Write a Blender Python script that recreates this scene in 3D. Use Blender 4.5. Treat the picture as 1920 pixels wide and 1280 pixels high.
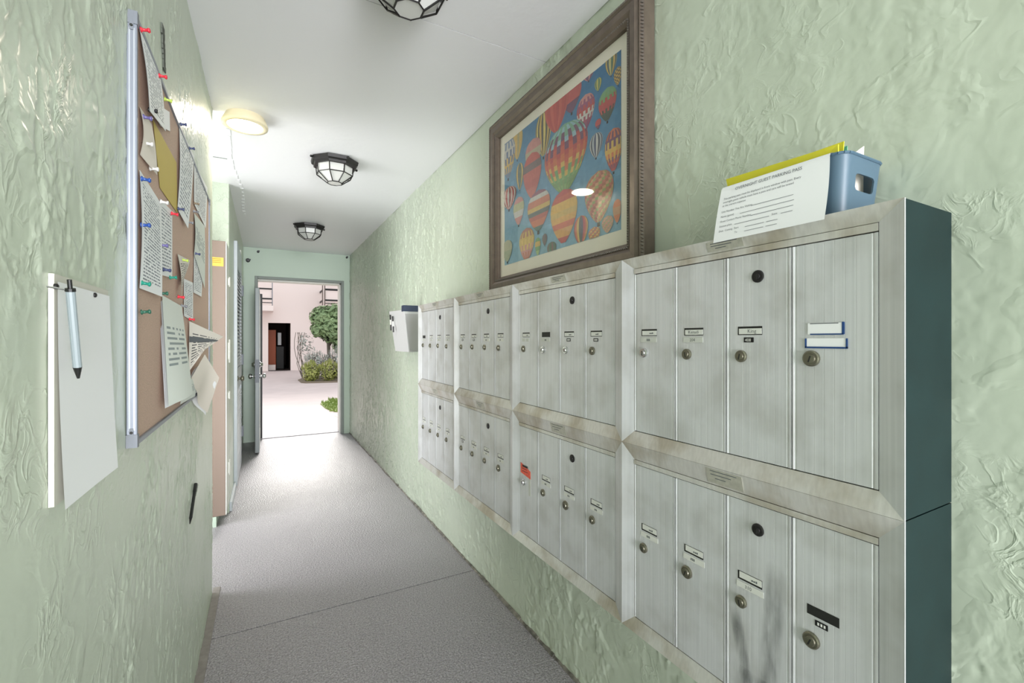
import bpy, bmesh, math, random
from mathutils import Vector, Matrix
random.seed(7)
for o in list(bpy.data.objects): bpy.data.objects.remove(o, do_unlink=True)
scene = bpy.context.scene
C = scene.collection

# ------------------------------------------------------------------ camera
FPX, CX, CY, CAMH = 853.0, 960.0, 637.0, 1.28
YAW = math.atan(464.0 / FPX)
SY, CYW = math.sin(YAW), math.cos(YAW)
cam_d = bpy.data.cameras.new('camera')
cam_d.sensor_width = 36.0
cam_d.lens = FPX / 1920.0 * 36.0
cam_d.shift_y = -3.0 / 1920.0
cam_d.clip_start = 0.02
cam = bpy.data.objects.new('camera', cam_d)
C.objects.link(cam)
cam.location = (0, 0, CAMH)
cam.rotation_euler = (math.pi / 2, 0, -YAW)
scene.camera = cam

# ------------------------------------------------------------------ light and exposure
SKY = 1.05            # overcast daylight outside
FILL_NEAR = 34.0       # added area light behind the viewer, standing in for daylight
FILL_DEEP = 13.5       # added narrow-spread area light that brightens the far end
FILL_SIDE = 31.0        # added unseen area light in the side passage, in place of daylight
DISC_LAMP = 3.2
world = bpy.data.worlds.new('World')
scene.world = world
world.use_nodes = True
wn = world.node_tree
bg = wn.nodes['Background']
bg.inputs[0].default_value = (0.93, 0.96, 1.0, 1)
bg.inputs[1].default_value = SKY

def area(name, loc, rot, sx, sy, power, col):
    l = bpy.data.lights.new(name, 'AREA')
    l.shape = 'RECTANGLE'; l.size = sx; l.size_y = sy; l.energy = power; l.color = col
    o = bpy.data.objects.new(name, l); C.objects.link(o)
    o.location = loc; o.rotation_euler = rot
    return o
area('fill_open_end', (0.4, -1.9, .7), (math.pi / 2 + math.radians(34), 0, 0), 1.2, 1.2, FILL_NEAR, (.95, .97, 1))
dd = area('fill_down_passage', (0.4, -2.35, 1.3), (math.pi / 2 + math.radians(3), 0, 0), 1.2, 2.2, FILL_DEEP, (.95, .97, 1))
dd.data.spread = math.radians(44)
area('fill_side_passage', (-1.3, 3.2, 1.0), (math.pi / 2 + math.radians(12), 0, -math.pi / 2 + math.radians(26)), .9, 1.8, FILL_SIDE, (.95, .97, 1))

sun_d = bpy.data.lights.new('hazy_sun', 'SUN'); sun_d.energy = 6.8; sun_d.angle = math.radians(28); sun_d.color = (1, .97, .92)
sun = bpy.data.objects.new('hazy_sun', sun_d); C.objects.link(sun)
sun.rotation_euler = Vector((-.06, -.84, -.54)).to_track_quat('-Z', 'Y').to_euler()

vs = scene.view_settings
vs.view_transform = 'Standard'
vs.look = 'None'
vs.gamma = 1.0
vs.use_curve_mapping = False
vs.exposure = 0.46

# ------------------------------------------------------------------ helpers
def lin(c):
    r = []
    for v in c:
        v = v / 255.0
        r.append(v / 12.92 if v <= 0.04045 else ((v + 0.055) / 1.055) ** 2.4)
    return tuple(r)

def U(px, py, X=None, Y=None, Z=None):
    """a point seen at (px, py) of the photograph lying on the plane X=, Y= or Z="""
    l = (px - CX) / FPX; z = -(py - CY) / FPX
    r = (SY + l * CYW, CYW - l * SY, z)
    if X is not None: t = X / r[0]
    elif Y is not None: t = Y / r[1]
    else: t = (Z - CAMH) / r[2]
    return Vector((r[0] * t, r[1] * t, CAMH + r[2] * t))

WL = {}     # world location of a parent

class MB:
    def __init__(s): s.v = []; s.f = []; s.m = []; s.uv = {}; s.col = {}
    def quad(s, pts, m=0, uv=None, col=None):
        b = len(s.v); s.v += [tuple(p) for p in pts]
        s.f.append(tuple(range(b, b + len(pts)))); s.m.append(m)
        if uv: s.uv[len(s.f) - 1] = uv
        if col: s.col[len(s.f) - 1] = col
    def box(s, a, b, m=0):
        x0, y0, z0 = [min(a[i], b[i]) for i in range(3)]; x1, y1, z1 = [max(a[i], b[i]) for i in range(3)]
        k = len(s.v)
        s.v += [(x0,y0,z0),(x1,y0,z0),(x1,y1,z0),(x0,y1,z0),(x0,y0,z1),(x1,y0,z1),(x1,y1,z1),(x0,y1,z1)]
        for q in ((0,3,2,1),(4,5,6,7),(0,1,5,4),(1,2,6,5),(2,3,7,6),(3,0,4,7)):
            s.f.append(tuple(k + i for i in q)); s.m.append(m)
    def hexa(s, p, m=0):
        """8 points: 0-3 one cap, 4-7 the other"""
        k = len(s.v); s.v += [tuple(q) for q in p]
        for q in ((0,3,2,1),(4,5,6,7),(0,1,5,4),(1,2,6,5),(2,3,7,6),(3,0,4,7)):
            s.f.append(tuple(k + i for i in q)); s.m.append(m)
    def bar(s, p, q, r, m=0, n=4):
        p = Vector(p); q = Vector(q); d = (q - p).normalized()
        u = d.orthogonal().normalized(); w = d.cross(u)
        k = len(s.v)
        for c in (p, q):
            for i in range(n):
                a = 2 * math.pi * (i + .5) / n
                s.v.append(tuple(c + (u * math.cos(a) + w * math.sin(a)) * r))
        for i in range(n):
            j = (i + 1) % n; s.f.append((k + i, k + j, k + n + j, k + n + i)); s.m.append(m)
        s.f.append(tuple(k + i for i in reversed(range(n)))); s.m.append(m)
        s.f.append(tuple(k + n + i for i in range(n))); s.m.append(m)
    def lathe(s, prof, origin, axis, n=16, m=0, ms=None, cap=True):
        """prof: (distance along axis, radius)"""
        o = Vector(origin); d = Vector(axis).normalized(); u = d.orthogonal().normalized(); w = d.cross(u)
        k = len(s.v)
        for (t, r) in prof:
            for i in range(n):
                a = 2 * math.pi * (i + .5) / n
                s.v.append(tuple(o + d * t + (u * math.cos(a) + w * math.sin(a)) * r))
        for j in range(len(prof) - 1):
            for i in range(n):
                i2 = (i + 1) % n
                s.f.append((k + j*n + i, k + j*n + i2, k + (j+1)*n + i2, k + (j+1)*n + i)); s.m.append(ms[j] if ms else m)
        if cap:
            s.f.append(tuple(k + i for i in reversed(range(n)))); s.m.append(ms[0] if ms else m)
            e = k + (len(prof) - 1) * n
            s.f.append(tuple(e + i for i in range(n))); s.m.append(ms[-1] if ms else m)
    def grid(s, fn, nu, nv, m=0, solid=0.0):
        """fn(u,v)->Vector, u,v in 0..1; uv stored"""
        k = len(s.v)
        for j in range(nv + 1):
            for i in range(nu + 1): s.v.append(tuple(fn(i / nu, j / nv)))
        for j in range(nv):
            for i in range(nu):
                a = k + j * (nu + 1) + i
                s.f.append((a, a + 1, a + nu + 2, a + nu + 1)); s.m.append(m)
                s.uv[len(s.f) - 1] = [(i/nu, j/nv), ((i+1)/nu, j/nv), ((i+1)/nu, (j+1)/nv), (i/nu, (j+1)/nv)]
    def mesh(s, name, mats, off=(0,0,0), smooth=False):
        me = bpy.data.meshes.new(name)
        me.from_pydata([(p[0]-off[0], p[1]-off[1], p[2]-off[2]) for p in s.v], [], s.f)
        for m in (mats if isinstance(mats, (list, tuple)) else [mats]): me.materials.append(m)
        for i, p in enumerate(me.polygons):
            p.material_index = s.m[i]; p.use_smooth = smooth
        if s.uv:
            L = me.uv_layers.new(name='UVMap')
            for i, p in enumerate(me.polygons):
                if i in s.uv:
                    for q, li in enumerate(p.loop_indices): L.data[li].uv = s.uv[i][q]
        if s.col:
            ca = me.color_attributes.new('Col', 'FLOAT_COLOR', 'CORNER')
            for i, p in enumerate(me.polygons):
                c = s.col.get(i, (1,1,1))
                for li in p.loop_indices: ca.data[li].color = (c[0], c[1], c[2], 1)
        me.update()
        return me

def link(name, me, parent=None, loc=None):
    o = bpy.data.objects.new(name, me); C.objects.link(o)
    if parent is not None: o.parent = parent
    if loc is not None: o.location = loc
    pl = WL[parent.name] if parent is not None else Vector((0,0,0))
    WL[o.name] = pl + Vector(o.location)
    return o

def obj(name, mb, mats, parent=None, smooth=False, bevel=0.0, base=None):
    """mesh in world coordinates; origin at the parent's origin or at base"""
    off = WL[parent.name] if parent is not None else Vector(base if base else (0,0,0))
    me = mb.mesh(name, mats, off, smooth)
    o = link(name, me, parent, (0,0,0) if parent is not None else tuple(off))
    if bevel: bev(o, bevel)
    return o

def bev(o, w, seg=2):
    b = o.modifiers.new('bevel', 'BEVEL'); b.width = w; b.segments = seg; b.limit_method = 'ANGLE'; b.angle_limit = math.radians(40)

def tag(o, label, cat, group=None, kind=None):
    if label: o['label'] = label
    if cat: o['category'] = cat
    if group: o['group'] = group
    if kind: o['kind'] = kind
    return o

def thing(name, loc, label, cat, group=None):
    o = bpy.data.objects.new(name, None); C.objects.link(o); o.location = loc; o.empty_display_size = 0.05
    WL[o.name] = Vector(loc)
    return tag(o, label, cat, group)

def struct(name, mb, mats, parent=None, **k):
    o = obj(name, mb, mats, parent, **k); o['kind'] = 'structure'; return o

def text_mesh(body, size, mat_, name='lettering', align='LEFT'):
    cu = bpy.data.curves.new('txt', 'FONT'); cu.body = body; cu.size = size; cu.align_x = align
    cu.resolution_u = 2
    t = bpy.data.objects.new('txt', cu); C.objects.link(t)
    dg = bpy.context.evaluated_depsgraph_get()
    me = bpy.data.meshes.new_from_object(t.evaluated_get(dg))
    bpy.data.objects.remove(t, do_unlink=True); bpy.data.curves.remove(cu)
    me.name = name; me.materials.clear(); me.materials.append(mat_)
    return me

# ------------------------------------------------------------------ materials
def nt(name):
    m = bpy.data.materials.new(name); m.use_nodes = True
    return m, m.node_tree, m.node_tree.nodes['Principled BSDF']

def N(t, kind, **k):
    n = t.nodes.new(kind)
    for a, v in k.items():
        if a.startswith('i_'):
            key = a[2:]
            n.inputs[int(key) if key.isdigit() else key].default_value = v
        else: setattr(n, a, v)
    return n

def mat(name, rgb, rough=0.5, metal=0.0, spec=0.5, var=0.0, vscale=8.0, bump=0.0, bscale=60.0, bdist=0.002, stretch=None, rgb2=None):
    m, t, p = nt(name)
    c = lin(rgb)
    p.inputs['Base Color'].default_value = (*c, 1)
    p.inputs['Roughness'].default_value = rough
    p.inputs['Metallic'].default_value = metal
    p.inputs['Specular IOR Level'].default_value = spec
    g = N(t, 'ShaderNodeNewGeometry')
    src = g.outputs['Position']
    if stretch:
        mp = N(t, 'ShaderNodeMapping'); mp.inputs['Scale'].default_value = stretch
        t.links.new(src, mp.inputs['Vector']); src = mp.outputs['Vector']
    if var or rgb2:
        n = N(t, 'ShaderNodeTexNoise'); n.inputs['Scale'].default_value = vscale; n.inputs['Detail'].default_value = 5
        t.links.new(src, n.inputs['Vector'])
        r = N(t, 'ShaderNodeValToRGB')
        a = c if rgb2 else tuple(v * (1 - var) for v in c); b = lin(rgb2) if rgb2 else tuple(min(1, v * (1 + var)) for v in c)
        r.color_ramp.elements[0].color = (*a, 1); r.color_ramp.elements[1].color = (*b, 1)
        r.color_ramp.elements[0].position = .32; r.color_ramp.elements[1].position = .68
        t.links.new(n.outputs['Fac'], r.inputs[0]); t.links.new(r.outputs[0], p.inputs['Base Color'])
    if bump:
        n = N(t, 'ShaderNodeTexNoise'); n.inputs['Scale'].default_value = bscale; n.inputs['Detail'].default_value = 3
        t.links.new(src, n.inputs['Vector'])
        b = N(t, 'ShaderNodeBump'); b.inputs['Strength'].default_value = bump; b.inputs['Distance'].default_value = bdist
        t.links.new(n.outputs['Fac'], b.inputs['Height']); t.links.new(b.outputs[0], p.inputs['Normal'])
    return m

def stucco(name, rgb, rgb2, rough, depth, sc=1.0, fine=0.15, relief=True):
    """trowelled plaster under gloss paint: smooth flats broken by thin wandering ridges"""
    m, t, p = nt(name)
    g = N(t, 'ShaderNodeNewGeometry')
    pos = g.outputs['Position']
    cn = N(t, 'ShaderNodeTexNoise'); cn.inputs['Scale'].default_value = 2.2; cn.inputs['Detail'].default_value = 4
    t.links.new(pos, cn.inputs['Vector'])
    cr = N(t, 'ShaderNodeValToRGB')
    cr.color_ramp.elements[0].color = (*lin(rgb), 1); cr.color_ramp.elements[1].color = (*lin(rgb2), 1)
    cr.color_ramp.elements[0].position = .35; cr.color_ramp.elements[1].position = .65
    t.links.new(cn.outputs['Fac'], cr.inputs[0]); t.links.new(cr.outputs[0], p.inputs['Base Color'])
    p.inputs['Roughness'].default_value = rough
    p.inputs['Specular IOR Level'].default_value = 0.5
    def noise(s, det, dist, off):
        mp = N(t, 'ShaderNodeMapping'); mp.inputs['Location'].default_value = (off, off * 1.7, off * .6)
        t.links.new(pos, mp.inputs['Vector'])
        n = N(t, 'ShaderNodeTexNoise'); n.inputs['Scale'].default_value = s * sc; n.inputs['Detail'].default_value = det; n.inputs['Distortion'].default_value = dist
        t.links.new(mp.outputs[0], n.inputs['Vector']); return n.outputs['Fac']
    def math_(op, a, b=None, clamp=False):
        n = N(t, 'ShaderNodeMath', operation=op, use_clamp=clamp)
        for i, v in enumerate((a, b)):
            if v is None: continue
            if isinstance(v, (int, float)): n.inputs[i].default_value = v
            else: t.links.new(v, n.inputs[i])
        return n.outputs[0]
    n1 = noise(11, 3, .5, 0)
    r1 = math_('SUBTRACT', 1.0, math_('MULTIPLY', math_('ABSOLUTE', math_('SUBTRACT', n1, .5)), 22), True)      # thin ridges
    n2 = noise(24, 4, .9, 9)
    r2 = math_('SUBTRACT', 1.0, math_('MULTIPLY', math_('ABSOLUTE', math_('SUBTRACT', n2, .52)), 13), True)
    mk = math_('MULTIPLY', math_('SUBTRACT', noise(5, 2, .6, 21), .50), 7, True)
    mk1 = math_('MULTIPLY', math_('SUBTRACT', noise(6, 2, .3, 47), .46), 7, True)
    step = math_('MULTIPLY', math_('SUBTRACT', noise(8, 4, .4, 33), .52), 12, True)                                # terraced flats
    hgt = math_('ADD', math_('MULTIPLY', math_('MULTIPLY', r1, mk1), .8), math_('MULTIPLY', math_('MULTIPLY', r2, mk), .9))
    hgt = math_('ADD', hgt, math_('MULTIPLY', step, .5 if relief else .8))
    hgt = math_('ADD', hgt, math_('MULTIPLY', noise(80, 3, .3, 3), fine))
    hgt = math_('ADD', hgt, math_('MULTIPLY', noise(3.2, 2, 0, 5), 1.0 if relief else 0.0))
    b = N(t, 'ShaderNodeBump'); b.inputs['Strength'].default_value = 0.9; b.inputs['Distance'].default_value = depth
    t.links.new(hgt, b.inputs['Height']); t.links.new(b.outputs[0], p.inputs['Normal'])
    return m

M = {}
M['mint'] = stucco('mint_gloss_paint', (192, 202, 183), (199, 208, 190), .32, .0009, relief=False)
M['mint_bump'] = stucco('mint_stucco', (192, 202, 183), (199, 208, 190), 0.32, 0.0028)
M['mint_end'] = mat('mint_plain_wall', (190, 206, 190), 0.45, bump=.2, bscale=40, bdist=.002)
M['ceiling'] = mat('white_ceiling', (240, 240, 242), 0.42, bump=.35, bscale=26, bdist=.003)
M['teal'] = mat('dark_teal_paint', (16, 36, 37), 0.5, spec=.2, var=.12, vscale=14)
M['floor'] = None

def floor_mat():
    m, t, p = nt('grey_textured_floor')
    g = N(t, 'ShaderNodeNewGeometry')
    n = N(t, 'ShaderNodeTexNoise'); n.inputs['Scale'].default_value = 1.6; n.inputs['Detail'].default_value = 5
    t.links.new(g.outputs['Position'], n.inputs['Vector'])
    r = N(t, 'ShaderNodeValToRGB')
    r.color_ramp.elements[0].color = (*lin((162, 158, 163)), 1); r.color_ramp.elements[1].color = (*lin((172, 168, 173)), 1)
    r.color_ramp.elements[0].position = .3; r.color_ramp.elements[1].position = .7
    t.links.new(n.outputs['Fac'], r.inputs[0])
    gn = N(t, 'ShaderNodeTexNoise'); gn.inputs['Scale'].default_value = 150; gn.inputs['Detail'].default_value = 2; t.links.new(g.outputs['Position'], gn.inputs['Vector'])
    gr = N(t, 'ShaderNodeValToRGB'); gr.color_ramp.elements[0].color = (.60, .60, .60, 1); gr.color_ramp.elements[1].color = (1.18, 1.18, 1.18, 1); gr.color_ramp.elements[0].position = .36; gr.color_ramp.elements[1].position = .64
    t.links.new(gn.outputs['Fac'], gr.inputs[0])
    gm = N(t, 'ShaderNodeMix', data_type='RGBA', blend_type='MULTIPLY'); gm.inputs[0].default_value = 1; t.links.new(r.outputs[0], gm.inputs[6]); t.links.new(gr.outputs[0], gm.inputs[7])
    t.links.new(gm.outputs[2], p.inputs['Base Color'])
    p.inputs['Roughness'].default_value = .38; p.inputs['Specular IOR Level'].default_value = .7
    a = N(t, 'ShaderNodeTexNoise'); a.inputs['Scale'].default_value = 105; a.inputs['Detail'].default_value = 2; a.inputs['Distortion'].default_value = .6
    t.links.new(g.outputs['Position'], a.inputs['Vector'])
    b = N(t, 'ShaderNodeBump'); b.inputs['Strength'].default_value = 1.0; b.inputs['Distance'].default_value = .007
    t.links.new(a.outputs['Fac'], b.inputs['Height']); t.links.new(b.outputs[0], p.inputs['Normal'])
    return m
M['floor'] = floor_mat()

def brushed(name, rgb, rgb2, rough, metal, warm=None):
    """aluminium with vertical drawn streaks and handling marks"""
    m, t, p = nt(name)
    g = N(t, 'ShaderNodeNewGeometry')
    mp = N(t, 'ShaderNodeMapping'); mp.inputs['Scale'].default_value = (1, 1, .012)
    t.links.new(g.outputs['Position'], mp.inputs['Vector'])
    n = N(t, 'ShaderNodeTexNoise'); n.inputs['Scale'].default_value = 150; n.inputs['Detail'].default_value = 4
    t.links.new(mp.outputs[0], n.inputs['Vector'])
    r = N(t, 'ShaderNodeValToRGB')
    r.color_ramp.elements[0].color = (*lin(rgb), 1); r.color_ramp.elements[1].color = (*lin(rgb2), 1)
    r.color_ramp.elements[0].position = .3; r.color_ramp.elements[1].position = .7
    t.links.new(n.outputs['Fac'], r.inputs[0])
    d = N(t, 'ShaderNodeTexNoise'); d.inputs['Scale'].default_value = 9; d.inputs['Detail'].default_value = 4
    t.links.new(g.outputs['Position'], d.inputs['Vector'])
    dr = N(t, 'ShaderNodeValToRGB')
    dr.color_ramp.elements[0].color = (*lin(warm or (215, 214, 208)), 1); dr.color_ramp.elements[1].color = (1, 1, 1, 1)
    dr.color_ramp.elements[0].position = .34; dr.color_ramp.elements[1].position = .56
    t.links.new(d.outputs['Fac'], dr.inputs[0])
    mx = N(t, 'ShaderNodeMix', data_type='RGBA', blend_type='MULTIPLY'); mx.inputs[0].default_value = 1
    t.links.new(r.outputs[0], mx.inputs[6]); t.links.new(dr.outputs[0], mx.inputs[7])
    t.links.new(mx.outputs[2], p.inputs['Base Color'])
    p.inputs['Metallic'].default_value = metal; p.inputs['Roughness'].default_value = rough
    b = N(t, 'ShaderNodeBump'); b.inputs['Strength'].default_value = .25; b.inputs['Distance'].default_value = .0006
    t.links.new(n.outputs['Fac'], b.inputs['Height']); t.links.new(b.outputs[0], p.inputs['Normal'])
    return m
M['alu'] = brushed('brushed_aluminium', (206, 208, 210), (220, 221, 223), .40, .3, (236, 235, 232))
M['alu_frame'] = brushed('worn_floor_tinted_trim', (206, 204, 200), (220, 218, 214), .36, .35, (214, 206, 192))  # wear, plus the floor's warm reflection put into the colour
M['steel_frame'] = mat('board_aluminium', (138, 143, 154), .4, .3)
M['plastic_grey'] = mat('grey_plastic', (120, 124, 132), .5)
M['black'] = mat('black_plastic', (22, 22, 22), .4)
M['dark'] = mat('dark_slot', (26, 27, 24), .6)
M['brass'] = mat('tarnished_brass', (128, 125, 110), .35, .85)
M['chrome'] = mat('chrome', (205, 205, 205), .2, 1.0)
M['card'] = mat('white_card', (214, 215, 208), .6)
M['card_dim'] = mat('faded_label', (196, 198, 190), .6)
M['paper'] = mat('white_paper', (240, 241, 242), .7)
M['paper_warm'] = mat('cream_paper', (224, 216, 204), .7)
M['ink'] = mat('grey_ink', (92, 96, 100), .7)
M['ink_black'] = mat('black_ink', (34, 34, 36), .7)
M['white_ink'] = mat('white_ink', (225, 225, 220), .7)
M['blue_tape'] = mat('blue_tape', (28, 66, 122), .5)
M['red_tape'] = mat('fluorescent_red_tape', (226, 92, 66), .5, var=.2, vscale=120)
M['foil'] = mat('foil_sticker', (186, 184, 172), .4, .3, var=.12, vscale=90)
M['iron'] = mat('black_iron', (38, 36, 36), .45, .3)
M['frosted'] = mat('frosted_glass', (212, 212, 208), .25)
M['cork'] = mat('cork_board', (196, 168, 150), .85, var=.12, vscale=300)
M['yellow'] = mat('yellow_card', (214, 206, 52), .5)
M['gold'] = mat('manila_envelope', (204, 182, 96), .7)
M['green_paper'] = mat('green_paper', (96, 172, 140), .7)
M['bin'] = mat('blue_plastic', (76, 98, 114), .42)
M['frame_wood'] = mat('pewter_moulding', (112, 100, 90), .32, .45, var=.12, vscale=30)
M['frame_bead'] = mat('pewter_bead', (118, 110, 104), .3, .6)
M['mount'] = mat('cream_mount', (232, 226, 210), .8)
M['tan'] = mat('tan_metal', (132, 114, 103), .5)
M['offwhite'] = mat('off_white_metal', (222, 222, 214), .4)
M['sticker'] = mat('yellow_sticker', (226, 180, 76), .5)
M['door_grey'] = mat('grey_door_paint', (150, 156, 158), .4)
M['louver'] = mat('pale_grey_louvre', (196, 202, 208), .35)
M['frame_grey'] = mat('grey_frame_paint', (128, 136, 130), .45)
M['pave'] = mat('pale_pink_paving', (194, 181, 178), .8, var=.05, vscale=2)
M['pinkwall'] = mat('pale_pink_stucco', (234, 220, 214), .85, bump=.2, bscale=30)
M['rail_black'] = mat('black_rail', (20, 18, 18), .5)
M['leaf'] = mat('green_leaf', (92, 118, 74), .5, rgb2=(142, 164, 116), vscale=6)
M['leaf_yellow'] = mat('yellow_green_leaf', (128, 134, 62), .55, rgb2=(168, 172, 96), vscale=7)
M['leaf_silver'] = mat('silvery_leaf', (132, 138, 128), .6, rgb2=(176, 178, 172), vscale=7)
M['bark'] = mat('grey_bark', (112, 104, 94), .8)
M['grass'] = mat('lawn_grass', (112, 132, 58), .7, rgb2=(134, 150, 78), vscale=9)
M['rust'] = mat('orange_brown_door', (170, 84, 48), .5)
M['hall_dark'] = mat('dark_hall', (60, 46, 40), .8)
M['clear'] = mat('smoky_plastic', (176, 174, 176), .25)
M['navy'] = mat('navy_plastic', (36, 50, 78), .4)
M['pen_grey'] = mat('grey_pen_plastic', (140, 150, 154), .35)

def emit(name, rgb, s):
    m, t, p = nt(name)
    p.inputs['Base Color'].default_value = (*lin(rgb), 1)
    p.inputs['Emission Color'].default_value = (*lin(rgb), 1); p.inputs['Emission Strength'].default_value = s
    return m
M['lamp_glow'] = emit('lit_lamp_lens', (255, 244, 226), 5.0)

def printed(name, lines, paper=(238, 240, 240), ink=(140, 146, 152), fill=.45, u0=.1, u1=.9, v0=.08, v1=.92, ws=26):
    """paper with rows of unreadable small print, laid out on the sheet's own UVs"""
    m, t, p = nt(name)
    uv = N(t, 'ShaderNodeUVMap')
    sp = N(t, 'ShaderNodeSeparateXYZ'); t.links.new(uv.outputs[0], sp.inputs[0])
    def mth(op, a, b=None):
        n = N(t, 'ShaderNodeMath', operation=op)
        for i, v in enumerate((a, b)):
            if v is None: continue
            if isinstance(v, (int, float)): n.inputs[i].default_value = v
            else: t.links.new(v, n.inputs[i])
        return n.outputs[0]
    u, v = sp.outputs[0], sp.outputs[1]
    row = mth('MULTIPLY', v, lines)
    line = mth('LESS_THAN', mth('FRACT', row), fill)
    cell = N(t, 'ShaderNodeCombineXYZ')
    t.links.new(mth('FLOOR', mth('MULTIPLY', u, ws)), cell.inputs[0]); t.links.new(mth('FLOOR', row), cell.inputs[1])
    wn_ = N(t, 'ShaderNodeTexWhiteNoise', noise_dimensions='3D'); t.links.new(cell.outputs[0], wn_.inputs['Vector'])
    word = mth('GREATER_THAN', wn_.outputs['Value'], .24)
    inside = mth('MULTIPLY', mth('MULTIPLY', mth('GREATER_THAN', u, u0), mth('LESS_THAN', u, u1)), mth('MULTIPLY', mth('GREATER_THAN', v, v0), mth('LESS_THAN', v, v1)))
    k = mth('MULTIPLY', mth('MULTIPLY', line, word), inside)
    mx = N(t, 'ShaderNodeMix', data_type='RGBA')
    mx.inputs[6].default_value = (*lin(paper), 1); mx.inputs[7].default_value = (*lin(ink), 1)
    t.links.new(k, mx.inputs[0]); t.links.new(mx.outputs[2], p.inputs['Base Color'])
    p.inputs['Roughness'].default_value = .7
    return m
M['print_a'] = printed('printed_notice', 22)
M['print_b'] = printed('printed_list', 34, ink=(128, 134, 142), ws=40)
M['print_c'] = printed('printed_newsletter', 16, paper=(224, 218, 208), ink=(98, 96, 96), ws=22, v1=.8)
M['print_d'] = printed('printed_leaflet', 20, paper=(220, 226, 218), ink=(142, 152, 152), ws=12, v0=.35, v1=.75)

def glass_pane():
    m = bpy.data.materials.new('picture_glass'); m.use_nodes = True; t = m.node_tree
    for n in list(t.nodes): t.nodes.remove(n)
    o = N(t, 'ShaderNodeOutputMaterial'); tr = N(t, 'ShaderNodeBsdfTransparent'); gl = N(t, 'ShaderNodeBsdfGlossy'); gl.inputs['Roughness'].default_value = .03
    lw = N(t, 'ShaderNodeLayerWeight'); lw.inputs['Blend'].default_value = .5
    pw = N(t, 'ShaderNodeMath', operation='POWER'); pw.inputs[1].default_value = 5; t.links.new(lw.outputs['Facing'], pw.inputs[0])
    fr = N(t, 'ShaderNodeMath', operation='MULTIPLY_ADD'); fr.inputs[1].default_value = .9; fr.inputs[2].default_value = .06; t.links.new(pw.outputs[0], fr.inputs[0])
    mx = N(t, 'ShaderNodeMixShader')
    t.links.new(fr.outputs[0], mx.inputs[0]); t.links.new(tr.outputs[0], mx.inputs[1]); t.links.new(gl.outputs[0], mx.inputs[2]); t.links.new(mx.outputs[0], o.inputs[0])
    return m
M['glass'] = glass_pane()

def vcol():
    m, t, p = nt('printed_picture')
    a = N(t, 'ShaderNodeVertexColor'); a.layer_name = 'Col'
    g = N(t, 'ShaderNodeNewGeometry'); n = N(t, 'ShaderNodeTexNoise'); n.inputs['Scale'].default_value = 60; n.inputs['Detail'].default_value = 4
    t.links.new(g.outputs['Position'], n.inputs['Vector'])
    r = N(t, 'ShaderNodeValToRGB'); r.color_ramp.elements[0].color = (.72, .72, .74, 1); r.color_ramp.elements[1].color = (1.15, 1.12, 1.1, 1)
    t.links.new(n.outputs['Fac'], r.inputs[0])
    mx = N(t, 'ShaderNodeMix', data_type='RGBA', blend_type='MULTIPLY'); mx.inputs[0].default_value = .8
    t.links.new(a.outputs[0], mx.inputs[6]); t.links.new(r.outputs[0], mx.inputs[7]); t.links.new(mx.outputs[2], p.inputs['Base Color'])
    p.inputs['Roughness'].default_value = .6
    return m
M['picture'] = vcol()
def stain_mat():
    m = bpy.data.materials.new('grey_smear'); m.use_nodes = True; t = m.node_tree; p = t.nodes['Principled BSDF']
    p.inputs['Base Color'].default_value = (*lin((120, 122, 120)), 1); p.inputs['Roughness'].default_value = .6
    g = N(t, 'ShaderNodeNewGeometry'); mp = N(t, 'ShaderNodeMapping'); mp.inputs['Scale'].default_value = (1, 1, .25); t.links.new(g.outputs['Position'], mp.inputs['Vector'])
    n = N(t, 'ShaderNodeTexNoise'); n.inputs['Scale'].default_value = 45; n.inputs['Detail'].default_value = 4; t.links.new(mp.outputs[0], n.inputs['Vector'])
    r = N(t, 'ShaderNodeMapRange'); r.inputs[1].default_value = .35; r.inputs[2].default_value = .75; r.inputs[4].default_value = .65; t.links.new(n.outputs['Fac'], r.inputs[0])
    uv = N(t, 'ShaderNodeUVMap'); sp = N(t, 'ShaderNodeSeparateXYZ'); t.links.new(uv.outputs[0], sp.inputs[0]); last = r.outputs[0]
    for ax in (0, 1):
        i_ = N(t, 'ShaderNodeMath', operation='SUBTRACT'); i_.inputs[0].default_value = 1; t.links.new(sp.outputs[ax], i_.inputs[1])
        m1 = N(t, 'ShaderNodeMath', operation='MULTIPLY'); t.links.new(sp.outputs[ax], m1.inputs[0]); t.links.new(i_.outputs[0], m1.inputs[1])
        m2 = N(t, 'ShaderNodeMath', operation='MULTIPLY', use_clamp=True); m2.inputs[1].default_value = 5; t.links.new(m1.outputs[0], m2.inputs[0])
        m3 = N(t, 'ShaderNodeMath', operation='MULTIPLY'); t.links.new(last, m3.inputs[0]); t.links.new(m2.outputs[0], m3.inputs[1]); last = m3.outputs[0]
    t.links.new(last, p.inputs['Alpha'])
    return m
M['stain'] = stain_mat()

# ------------------------------------------------------------------ the passage
XL, XR, YE, ZC = -0.231, 1.03, 6.56, 2.437
YA, YB = 2.731, 3.97          # the side passage opens between these
Y0 = -1.6                     # the passage is open behind the viewer
XO = -2.3                     # outer end of the side passage
YX = 6.80                     # outer face of the end wall

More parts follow.
